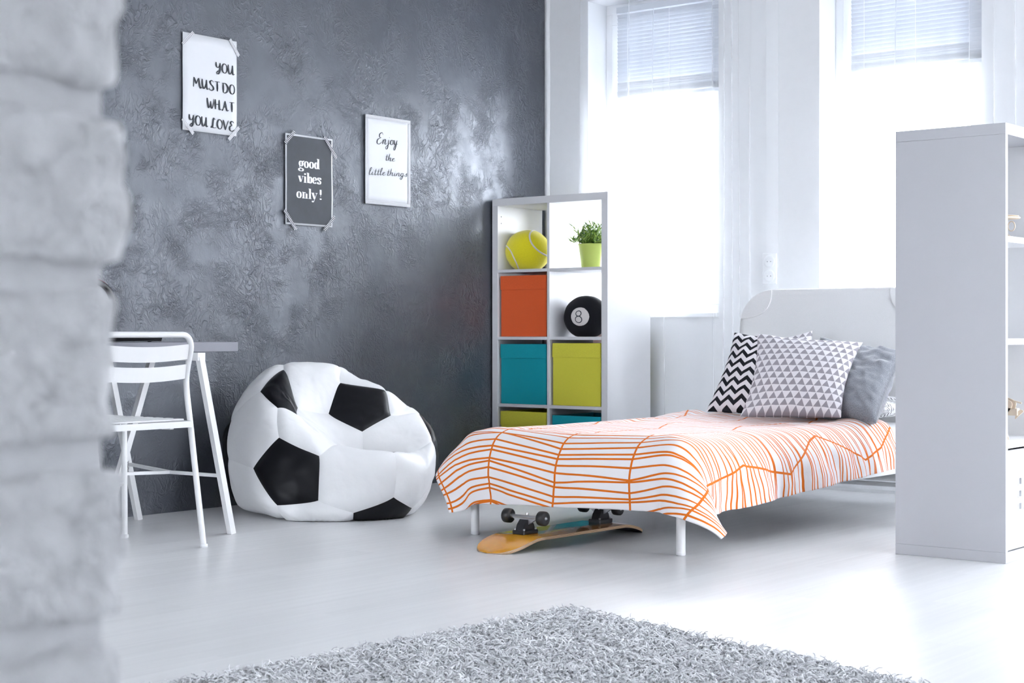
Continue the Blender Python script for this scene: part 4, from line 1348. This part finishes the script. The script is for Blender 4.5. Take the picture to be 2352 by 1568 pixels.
# fat serif letters: ('T', stroke) forces a thick stroke, ('t', stroke) a hairline
FAT = {
    'g': (.47, [EL(.20, .29, .13, .19), EL(.20, -.19, .18, .11), ('t', [(.11, .13), (.06, .03), (.2, -.05), (.34, -.10)]), ('t', [(.31, .42), (.38, .50), (.45, .47)]), ('T', [(.41, .50), (.44, .45)])]),
    'o': (.47, [EL(.215, .25, .15, .235)]),
    'd': (.53, [EL(.19, .25, .13, .235), ('T', [(.37, .80), (.37, .0)]), ('t', [(.24, .79), (.36, .79)]), ('t', [(.36, .015), (.50, .015)])]),
    'v': (.48, [('T', [(.08, .48), (.22, .05)]), ('t', [(.25, .02), (.40, .48)]), ('t', [(-.03, .485), (.20, .485)]), ('t', [(.31, .485), (.48, .485)])]),
    'i': (.30, [('T', [(.145, .49), (.145, .0)]), ('t', [(.03, .485), (.14, .485)]), ('t', [(.02, .015), (.27, .015)]), ('T', [(.145, .74), (.145, .62)])]),
    'b': (.53, [('T', [(.13, .80), (.13, .0)]), EL(.32, .25, .13, .235), ('t', [(.0, .79), (.12, .79)])]),
    'e': (.45, [('t', [(.10, .27), (.36, .27)]), EL(.215, .25, .15, .235, 5, 320)]),
    's': (.40, [[(.30, .40), (.24, .485), (.12, .47), (.09, .37), (.2, .27), (.30, .17), (.27, .04), (.15, .0), (.06, .1)], ('T', [(.315, .48), (.315, .36)]), ('T', [(.06, .14), (.06, .0)])]),
    'n': (.55, [('T', [(.13, .49), (.13, .0)]), ('t', [(.15, .36), (.25, .475), (.36, .40)]), ('T', [(.39, .38), (.39, .0)]), ('t', [(.01, .485), (.12, .485)]), ('t', [(.01, .015), (.25, .015)]), ('t', [(.28, .015), (.51, .015)])]),
    'l': (.30, [('T', [(.145, .80), (.145, .0)]), ('t', [(.02, .79), (.14, .79)]), ('t', [(.02, .015), (.27, .015)])]),
    'y': (.48, [('T', [(.08, .48), (.24, .03)]), ('t', [(.42, .48), (.22, -.08), (.12, -.24), (.05, -.2)]), ('t', [(-.03, .485), (.20, .485)]), ('t', [(.32, .485), (.50, .485)]), ('T', [(.08, -.14), (.08, -.25)])]),
    '!': (.26, [('T', [(.13, .80), (.13, .60), (.13, .40)]), ('t', [(.13, .42), (.13, .22)]), ('T', [(.13, .10), (.13, .0)])]),
    ' ': (.16, []),
}
def letters(font, text, thick, thin, p_=1.4, slant=0.0, fit=None, base=0.0, size=1.0, track=1.0):
    """text as ribbons: list of (verts2d, quads); fit = (x0, x1) stretches the line to that span"""
    x = 0.0; raw = []
    for chh in text:
        adv, strokes = font[chh]
        for st_ in strokes:
            force = None
            if isinstance(st_, tuple): force, st_ = st_
            raw.append((force, [(x + a + slant * b, b) for a, b in st_]))
        x += adv * track
    lo = min(a for _, s_ in raw for a, b in s_); hi = max(a for _, s_ in raw for a, b in s_)
    k = (fit[1] - fit[0]) / (hi - lo)
    V, F = [], []
    for force, st_ in raw:
        closed = len(st_) > 4 and math.hypot(st_[0][0] - st_[-1][0], st_[0][1] - st_[-1][1]) < 1e-6
        pts = [np.array((fit[0] + (a - lo) * k, base + b * size)) for a, b in catmull(st_[:-1] if closed else st_, 7, closed)]
        n = len(pts); o = len(V)
        for i in range(n):
            if closed: t_ = pts[(i + 1) % (n - 1)] - pts[(i - 1) % (n - 1)]
            else: t_ = pts[min(i + 1, n - 1)] - pts[max(i - 1, 0)]
            L = np.linalg.norm(t_) or 1; t_ = t_ / L
            w = thin + (thick - thin) * abs(t_[1]) ** p_ if force is None else (thick if force == 'T' else thin)
            if font is not FAT and t_[1] > .15: w = thin + (w - thin) * .30    # upstrokes are light
            if font is not FAT and not closed: w *= .45 + .55 * min(1, 4 * min(i, n - 1 - i) / n + .2)
            nn = np.array((-t_[1], t_[0])) * w / 2
            V += [pts[i] + nn, pts[i] - nn]
        for i in range(n - 1):
            F.append((o + 2 * i, o + 2 * i + 1, o + 2 * i + 3, o + 2 * i + 2))
    return V, F
# tapes: dotted and striped prints
def tape_mat(name, kind):
    m, nt, p = mat(name, (0.8, 0.8, 0.8), 0.6, 0.3)
    x, y, z = nt.xyz(nt.coord('Object'))
    if kind == 'dots':
        s_ = 0.0062
        row_ = nt.m('FLOOR', nt.m('DIVIDE', z, s_))
        fa = nt.m('SUBTRACT', nt.m('FRACT', nt.m('ADD', nt.m('DIVIDE', y, s_), nt.m('MULTIPLY', row_, .5))), .5)
        fb = nt.m('SUBTRACT', nt.m('FRACT', nt.m('DIVIDE', z, s_)), .5)
        ink_ = nt.m('LESS_THAN', nt.m('SQRT', nt.m('ADD', nt.m('MULTIPLY', fa, fa), nt.m('MULTIPLY', fb, fb))), .26)
    else:
        ink_ = nt.m('LESS_THAN', nt.m('FRACT', nt.m('DIVIDE', nt.m('ADD', y, nt.m('MULTIPLY', z, .35)), .0085)), .55)
    nt.put(p.inputs['Base Color'], nt.mix(ink_, (0.70, 0.70, 0.73), (0.04, 0.045, 0.055)))
    return m
M['dots'] = tape_mat('dotted_tape', 'dots'); M['stripes'] = tape_mat('striped_tape', 'stripes')

def poster(y0, y1, z0, z1, label, paper, texts, tapes, tmat, inkm, inner=None, seed=0.0):
    t = thing('poster', label, 'poster', (0.0, (y0 + y1) / 2, (z0 + z1) / 2), group='posters taped to the grey wall')
    w, h = y1 - y0, z1 - z0
    def px(a, b, lift):       # a, b in 0..1 on the sheet, b from the top
        return (0.0075 + lift + .0022 * mnoise.noise(Vector((a * 2 + seed, b * 2.3, seed))), (a - .5) * w, (.5 - b) * h)
    n = 10
    P = np.array([[px(i / n, j / n, 0) for j in range(n + 1)] for i in range(n + 1)])
    me = gridmesh(P[::-1]); sh = link('sheet', me, paper, t)
    sm = sh.modifiers.new('thickness', 'SOLIDIFY'); sm.thickness = .0006; sm.offset = 1 if me.polygons[0].normal.x < 0 else -1
    if inner:
        a0, a1, b0, b1, mt = inner
        P = np.array([[px(a0 + (a1 - a0) * i / n, b0 + (b1 - b0) * j / n, .0008) for j in range(n + 1)] for i in range(n + 1)])
        link('printed_field', gridmesh(P), mt, t)
    for (font, text, x0, x1, b, size, thick, thin, slant, rise) in texts:
        V, F = letters(font, text, thick, thin, slant=slant, fit=(x0 * w, x1 * w), base=0, size=size)
        V3 = [px(v_[0] / w, b - v_[1] / h - rise * (v_[0] / w - x0), .0016) for v_ in V]
        o = MB().add(V3, F, 0, False).build('lettering', inkm, t)
        o['label'] = 'lettering "%s"' % text
    for (a, b, L, wd, ang) in tapes:
        c = px(a, b, .0030)
        tp = MB().box(-.0002, .0002, -L / 2, L / 2, -wd / 2, wd / 2).build('tape', tmat, t)
        tp.location = c; tp.rotation_euler = (rad(ang), 0, 0)
    return t
hh_ = .418
poster(4.4699, 4.7749, 1.6308, 2.0494, 'white poster reading YOU MUST DO WHAT YOU LOVE in black brush letters', M['paper'],
       [(BRUSH, 'YOU', .606, .955, .352, .043, .0105, .0032, 0, -.02), (BRUSH, 'MUST DO', .187, .955, .548, .043, .0105, .0032, 0, -.02),
        (BRUSH, 'WHAT', .44, .95, .742, .043, .0105, .0032, 0, -.02), (BRUSH, 'YOU LOVE', .115, .955, .935, .043, .0105, .0032, 0, -.02)],
       [(.09, .06, .085, .015, 45), (.95, .07, .085, .015, -52), (.09, .96, .085, .015, -45), (.94, .975, .085, .015, 45)], M['dots'], M['ink'], seed=1.0)
poster(5.0689, 5.3714, 1.2595, 1.6754, 'dark grey poster with white border reading good vibes only !', M['paper'],
       [(FAT, 'good', .275, .72, .358, .058, .0120, .0024, 0, 0), (FAT, 'vibes', .255, .735, .525, .058, .0120, .0024, 0, 0), (FAT, 'only !', .24, .735, .700, .058, .0120, .0024, 0, 0)],
       [(.08, .045, .085, .017, 45), (.955, .10, .125, .017, -50), (.09, .95, .115, .017, -50), (.93, .96, .100, .017, 45)], M['stripes'], M['white_ink'], (.025, .975, .02, .98, M['chalk']), seed=4.0)
w_, h_ = .3215, .43
poster(5.5941, 5.9156, 1.3877, 1.8180, 'white poster with dotted border reading Enjoy the little things', M['paper'],
       [(SCRIPT, 'Enjoy', .254, .72, .315, .056, .0075, .0022, .12, .03), (SCRIPT, 'the', .444, .655, .492, .036, .0055, .0019, .12, 0), (SCRIPT, 'little things', .08, .92, .674, .036, .0055, .0019, .12, .03)],
       [(.5, .018, w_, .015, 0), (.5, .982, w_, .015, 0), (.023, .5, h_ - .034, .015, 90), (.977, .5, h_ - .034, .015, 90)], M['dots'], M['ink'], seed=8.0)

# ------------------------------------------------------------------ tall bookcase at the right
M['white_in'] = grained('lit_foil', (0.84, 0.84, 0.85), 0.4, 0.015, 8)  # same white as the outside, made lighter to paint in side light
M['white_shaded'] = grained('shaded_foil', (0.47, 0.47, 0.50), 0.35, 0.015, 8)  # outer panels of the same white, shade put into the colour
QX0, QX1, QY0, QY1, QH = 2.964, 3.354, 5.1374, 5.93, 1.4552
t = thing('bookcase', 'tall white bookcase with open shelves and doors, in front of the bed', 'bookcase', (QX1, QY0, 0))
D_ = QX1 - QX0; L_ = QY1 - QY0
MB().box(-D_, 0, 0, L_, QH - .0375, QH, .0012).build('top_panel', M['white_shaded'], t)
MB().box(-D_, .001, -.001, L_, 0, .036, .0012).build('plinth', M['white_shaded'], t)
MB().box(-D_, 0, 0, .020, .0362, QH - .0377, .0008).build('side_panel', M['white_shaded'], t)
MB().box(-D_, 0, L_ - .020, L_, .0362, QH - .0377, .0008).build('side_panel', M['white_shaded'], t)
MB().box(-D_ + .004, -D_ + .012, .020, L_ - .020, .0362, QH - .0377).build('back_panel', M['white_in'], t)
for z in (1.062, .722, .378):
    MB().box(-D_ + .013, -.001, .0202, L_ - .0202, z, z + .020, .0008).build('shelf', M['white_in'], t)
MB().box(-D_ + .013, -.001, L_ / 2 - .008, L_ / 2 + .008, .400, QH - .0377, .0008).build('divider', M['white_in'], t)
for k in range(2):
    y_0 = .022 + k * (L_ / 2 - .020); y_1 = y_0 + L_ / 2 - .024
    # door leaf with nine square openings
    dr = MB(); zc0, zc1 = .0405, .370
    hs, pit = .026, .0485
    cy, cz = y_0 + .105 + pit, .222
    cols = [cy + (i - 1) * pit for i in range(3)]; rows = [cz + (i - 1) * .042 for i in range(3)]
    ycuts = [y_0] + [q for c in cols for q in (c - hs / 2, c + hs / 2)] + [y_1]
    zcuts = [zc0] + [q for c in rows for q in (c - hs / 2, c + hs / 2)] + [zc1]
    for i in range(len(ycuts) - 1):
        for j in range(len(zcuts) - 1):
            if i % 2 and j % 2: continue
            dr.box(-.018, -.002, ycuts[i], ycuts[i + 1], zcuts[j], zcuts[j + 1])
    do = dr.build('door', M['white_in'], t)
    for c in cols:
        for r_ in rows:
            g = MB()
            for (a0, a1, b0, b1) in ((-.5, .5, -.5, -.36), (-.5, .5, .36, .5), (-.5, -.36, -.36, .36), (.36, .5, -.36, .36)):
                g.box(-.0185, .0012, c + a0 * hs * 1.12, c + a1 * hs * 1.12, r_ + b0 * hs * 1.12, r_ + b1 * hs * 1.12)
            g.build('opening_frame', M['pvc'], do)
    MB().box(-.026, -.0188, y_0 + .004, y_1 - .004, zc0 + .004, zc1 - .004).build('dark_backing', M['dark'], do)  # dark sheet standing in for the unlit inside behind the openings

def ply(mb_list, name, label, loc, rot):
    t_ = thing(name, label, 'toy', loc, rot, 'plywood models in the bookcase')
    for nm_, mb_ in mb_list: mb_.build(nm_, M['ply_light'], t_)
    return t_
M['ply_light'] = grained('pale_plywood', (0.72, 0.60, 0.47), 0.6, 0.08, 45)
fyz = lambda a, b, h: (h, a, b)
def blob(pts, k=5): return catmull(pts, k, True)[:-1]
# animal model: layered body plates, legs, snout, tail pin
parts = []
for i, sc_ in enumerate((.72, .88, 1.0, .88, .72)):
    body = [(sc_ * a, .112 + sc_ * b) for a, b in blob([(-.085, .0), (-.07, .035), (-.02, .05), (.025, .058), (.05, .035), (.082, .018), (.075, -.01), (.04, -.035), (-.02, -.045), (-.07, -.035)])]
    parts.append(('body_plate', MB().prism(body, -.022 + i * .010, -.022 + i * .010 + .004, fyz)))
for hx_ in (-.018, .018):
    for a in (-.045, .035):
        parts.append(('leg', MB().prism([(a - .012, .10), (a + .012, .10), (a + .008, .03), (a + .016, .004), (a + .016, 0), (a - .014, 0), (a - .008, .03)], hx_ - .002, hx_ + .002, fyz)))
parts.append(('snout', MB().box(-.012, .012, .052, .090, .084, .108)))
parts.append(('muzzle', MB().prism(blob([(.080, .072), (.092, .083), (.108, .098), (.098, .104), (.084, .092)], 4), -.002, .002, fyz)))
parts.append(('tail_pin', MB().tube([(0, .07, .134), (0, .102, .126)], .0025, 8)))
ply(parts, 'plywood_animal', 'pale plywood animal model on the bookcase shelf above the doors', (QX1 - .107, QY0 + .155, .398), (0, 0, -math.pi / 2))
# plane-like model on the upper shelf
parts = [('stand', MB().prism(blob([(-.03, 0), (.03, 0), (.012, .02), (.008, .05), (-.008, .05), (-.012, .02)], 4), -.002, .002, fyz)),
         ('disc', MB().lathe([(0, .066), (.055, .066), (.058, .069), (.055, .072), (0, .072)], 32)),
         ('rotor', MB().lathe([(0, .074), (.050, .074), (.053, .076), (0, .078)], 32)),
         ('loop', MB().tube([(.0, .030 + .012 * math.cos(a), .040 + .016 * math.sin(a)) for a in np.linspace(0, 2 * math.pi, 20)[:-1]], .002, 6, closed=True))]
ply(parts, 'plywood_model', 'pale plywood model with a flat disc on the upper bookcase shelf', (QX1 - .070, QY0 + .155, 1.0825), (0, 0, -math.pi / 2))

# ------------------------------------------------------------------ skateboard lying upside down under the bed
sk = thing('skateboard', 'orange skateboard lying upside down under the foot of the bed', 'skateboard', (1.873, 4.685, 0), (0, 0, rad(-2.0)))
LB, WB = .84, .203
def deck_pt(l, w_n):
    """l in -1..1 along, w in -1..1 across -> local position of the underside (now facing up)"""
    L = LB / 2
    y = l * L
    hw_ = WB / 2 * (1 - max(0, (abs(l) - .70) / .30) ** 2.6) ** .5 if abs(l) < 1 else 0
    kick = max(0, (abs(y) - L * .60) / (L * .40))
    z = .050 - .048 * (kick ** 1.35) * .96 - .003 * (abs(w_n) ** 2)
    return np.array((w_n * hw_, y, z))
ls = np.concatenate([np.linspace(-1, -.7, 16)[:-1], np.linspace(-.7, .7, 26)[:-1], np.linspace(.7, 1, 16)]); ws = np.linspace(-1, 1, 13)
topg = np.array([[deck_pt(l, w_n) for w_n in ws] for l in ls])
m, nt, p = mat('printed_deck', (0.7, 0.3, 0.02), 0.22, 0.5, coat=.6)
x, y, z = nt.xyz(nt.coord('Object'))
yel = nt.m('LESS_THAN', y, -.17)
nse = nt.noise(nt.coord('Object'), 9.0, 3, .6, .8)
c1 = nt.mix(nt.maprange(nse, .4, .6), (0.60, 0.25, 0.006), (0.68, 0.31, 0.010))
lime = nt.m('MULTIPLY', nt.m('LESS_THAN', nt.m('ADD', x, nt.m('MULTIPLY', y, -.10)), -.028), nt.m('GREATER_THAN', y, -.255))
edge = nt.m('GREATER_THAN', nt.m('SUBTRACT', x, nt.m('MULTIPLY', y, .06)), .028)
c2 = nt.mix(edge, (0.10, 0.26, 0.28), nt.mix(nt.maprange(nse, .42, .58), (0.40, 0.10, 0.015), (0.55, 0.22, 0.03)))
strk = nt.m('MULTIPLY', nt.m('LESS_THAN', nt.m('ABSOLUTE', nt.m('SUBTRACT', x, -.012)), .026), nt.m('LESS_THAN', nt.m('FRACT', nt.m('ADD', nt.m('MULTIPLY', y, 21.0), nt.m('MULTIPLY', x, 9.0))), .34))
strk = nt.m('MULTIPLY', strk, nt.m('GREATER_THAN', nt.noise(nt.coord('Object'), 26.0, 1), .42))
c2 = nt.mix(strk, c2, (0.02, 0.03, 0.035))
col_ = nt.mix(yel, c2, c1)
col_ = nt.mix(nt.m('MULTIPLY', lime, nt.m('LESS_THAN', y, -.02)), col_, (0.50, 0.50, 0.03))
nt.put(p.inputs['Base Color'], col_)
M['deck_print'] = m
link('deck_graphic', gridmesh(topg), M['deck_print'], sk)
nn = len(ls); v = []; f = []
rimr = [i for i in range(nn)]
edge_pts = [(i, 12) for i in range(nn)] + [(i, 0) for i in range(nn - 1, -1, -1)]
m, nt, p = mat('ply_edge', (0.5, 0.35, 0.2), 0.6, 0.3)
x, y, z = nt.xyz(nt.coord('Object'))
lay = nt.m('FRACT', nt.m('MULTIPLY', nt.coord('UV'), 1.0))
u_, v_, _ = nt.xyz(nt.coord('UV'))
nt.put(p.inputs['Base Color'], nt.mix(nt.m('LESS_THAN', nt.m('FRACT', nt.m('MULTIPLY', v_, 3.5)), .45), (0.62, 0.46, 0.30), (0.30, 0.17, 0.09)))
M['ply_edge'] = m
ring = np.array([topg[i, j] for i, j in edge_pts]); cen_ = ring.mean(0)
E = []
for k, dz in enumerate((0, -.0035, -.0075, -.011)):
    q = ring.copy(); q[:, 2] += dz
    gr = (.0, .0018, .0018, .0)[k]
    dirv = ring - cen_; dirv[:, 2] = 0; dirv /= np.maximum(np.linalg.norm(dirv, axis=1), 1e-6)[:, None]
    E.append(q + dirv * gr)
E = np.stack(E, 1); E = np.concatenate([E, E[:1]], 0)
uvE = np.zeros(E.shape[:2] + (2,)); uvE[..., 1] = np.linspace(0, 1, 4)[None]; uvE[..., 0] = np.linspace(0, 1, E.shape[0])[:, None]
E[..., 2] = np.maximum(E[..., 2], .0006)
link('deck_edge', gridmesh(E, uvE), M['ply_edge'], sk)
bot = topg.copy(); bot[..., 2] = np.maximum(bot[..., 2] - .011, .0008)
link('grip_tape', gridmesh(bot[:, ::-1]), M['black_plastic'], sk)
for yt in (-.215, .225):
    tk = MB()
    sgn = 1 if yt < 0 else -1
    bp = MB().box(-.028, .028, yt - .040, yt + .040, .048, .064, .004); bpo = bp.build('truck_base', M['black_plastic'], sk)
    pv = MB().prism([(-.034, .062), (.034, .062), (.026, .082), (.010, .100), (-.010, .100), (-.026, .082)], -.018, .018, lambda a, b, h, yt=yt: (h, yt + a, b)); pv.build('truck_housing', M['black_plastic'], bpo)
    for sx in (-.021, .021):
        for sy in (-.032, .032):
            MB().lathe([(0, .069), (.004, .069), (.004, .063)], 8, (sx, yt + sy, 0)).build('bolt', M['steel'], bpo)
    hg = MB()
    hg.tube([(-.062, yt, .108), (.062, yt, .108)], .0075, 10)
    hg.prism([(-.058, .106), (.058, .106), (.014, .080), (-.014, .080)], -.006, .006, lambda a, b, h, yt=yt: (a, yt + h, b))
    hg.tube([(0, yt + sgn * .004, .085), (0, yt + sgn * .012, .122)], .0055, 8)
    ho = hg.build('truck_hanger', M['steel'], sk)
    for s_ in (-1, 1):
        x0 = s_ * .080
        MB().lathe([(.0085, -.016), (.020, -.016), (.0255, -.012), (.0262, 0), (.0255, .012), (.020, .016), (.0085, .016)], 24, (x0, yt, .108), 'x').build('wheel', M['rubber'], sk)
        MB().lathe([(0, -.019), (.0045, -.019), (.0045, -.014), (.010, -.0135), (.010, .0135), (.0045, .014), (.0045, .019), (0, .019)], 10, (x0, yt, .108), 'x').build('bearing', M['steel'], ho)

# ------------------------------------------------------------------ shaggy rug
K0 = np.array((2.80, 3.485)); dL = np.array((-.085, -1.0)); dR = np.array((.963, -.255))
LL, LR = 1.75, 2.35
rug = thing('shag_rug', 'light grey shaggy rug lying on the floor in the foreground', 'rug', (float(K0[0]), float(K0[1]), 0))
cn = [np.zeros(2), dR * LR, dR * LR + dL * LL, dL * LL]
rb = MB().prism([tuple(c) for c in reversed(cn)], .001, .010); rb.build('backing', M['rug_back'] if 'rug_back' in M else M['mattress'], rug)
NS = 84000
rs = np.random.RandomState(9)
A_ = rs.uniform(-.004, 1.004, NS); B_ = rs.uniform(-.004, 1.004, NS)
# rounded corner next to the bed
root = A_[:, None] * LR * dR + B_[:, None] * LL * dL
k1, k2 = A_ * LR, B_ * LL
keep = ~((k1 < .07) & (k2 < .07) & (np.hypot(.07 - k1, .07 - k2) > .085))
root = root[keep]; NS = len(root)
seg, sd = 5, 3
L = rs.uniform(.022, .038, NS)
clump = np.array([mnoise.noise(Vector((p_[0] * 17, p_[1] * 17, 0))) for p_ in root])
clump2 = np.array([mnoise.noise(Vector((p_[0] * 17, p_[1] * 17, 5))) for p_ in root])
az = np.arctan2(clump2, clump) + rs.normal(0, .9, NS)
lean = np.clip(np.abs(rs.normal(1.05, .30, NS)), .55, 1.7)
curl = rs.normal(0, 1.5, NS)
rr_ = rs.uniform(.0013, .0019, NS)
P = np.zeros((NS, seg, 3)); P[:, 0, :2] = root; P[:, 0, 2] = .008
ang = az.copy(); el = np.pi / 2 - lean * .35
for k in range(1, seg):
    st_ = (L / (seg - 1))[:, None]
    d = np.stack([np.cos(el) * np.cos(ang), np.cos(el) * np.sin(ang), np.sin(el)], -1)
    P[:, k] = P[:, k - 1] + d * st_
    el = el - lean * .62; ang = ang + curl * .55
P[:, :, 2] = np.maximum(P[:, :, 2], .004)
T_ = np.gradient(P, axis=1); T_ /= np.linalg.norm(T_, axis=-1, keepdims=True)
ref = np.stack([-np.sin(az), np.cos(az), np.full(NS, .15)], -1)[:, None]
U_ = np.cross(T_, ref); U_ /= np.maximum(np.linalg.norm(U_, axis=-1, keepdims=True), 1e-6); W_ = np.cross(T_, U_)
rad_ = (rr_[:, None] * np.array([1.0, 1.05, 1.1, 1.1, .85])[None])[..., None]
ringv = np.stack([P + (U_ * math.cos(2 * math.pi * q / sd) + W_ * math.sin(2 * math.pi * q / sd)) * rad_ for q in range(sd)], 2)  # NS, seg, sd, 3
V = ringv.reshape(-1, 3)
I = np.arange(NS * seg * sd).reshape(NS, seg, sd)
Q = np.stack([I[:, :-1, :], np.roll(I, -1, 2)[:, :-1, :], np.roll(I, -1, 2)[:, 1:, :], I[:, 1:, :]], -1).reshape(-1, 4)
m, nt, p = mat('grey_yarn', (0.4, 0.4, 0.42), 0.9, 0.15, sheen=.3)
nz = nt.noise(nt.coord('Object'), 70.0, 2); nz2 = nt.noise(nt.coord('Object'), 6.0, 2)
nt.put(p.inputs['Base Color'], nt.mix(nt.maprange(nt.m('ADD', nt.m('MULTIPLY', nz, .7), nt.m('MULTIPLY', nz2, .3)), .35, .65), (0.54, 0.54, 0.565), (0.86, 0.86, 0.88)))
M['yarn'] = m
po = link('pile', fast_mesh('pile', V, Q), M['yarn'], rug); po['kind'] = 'stuff'
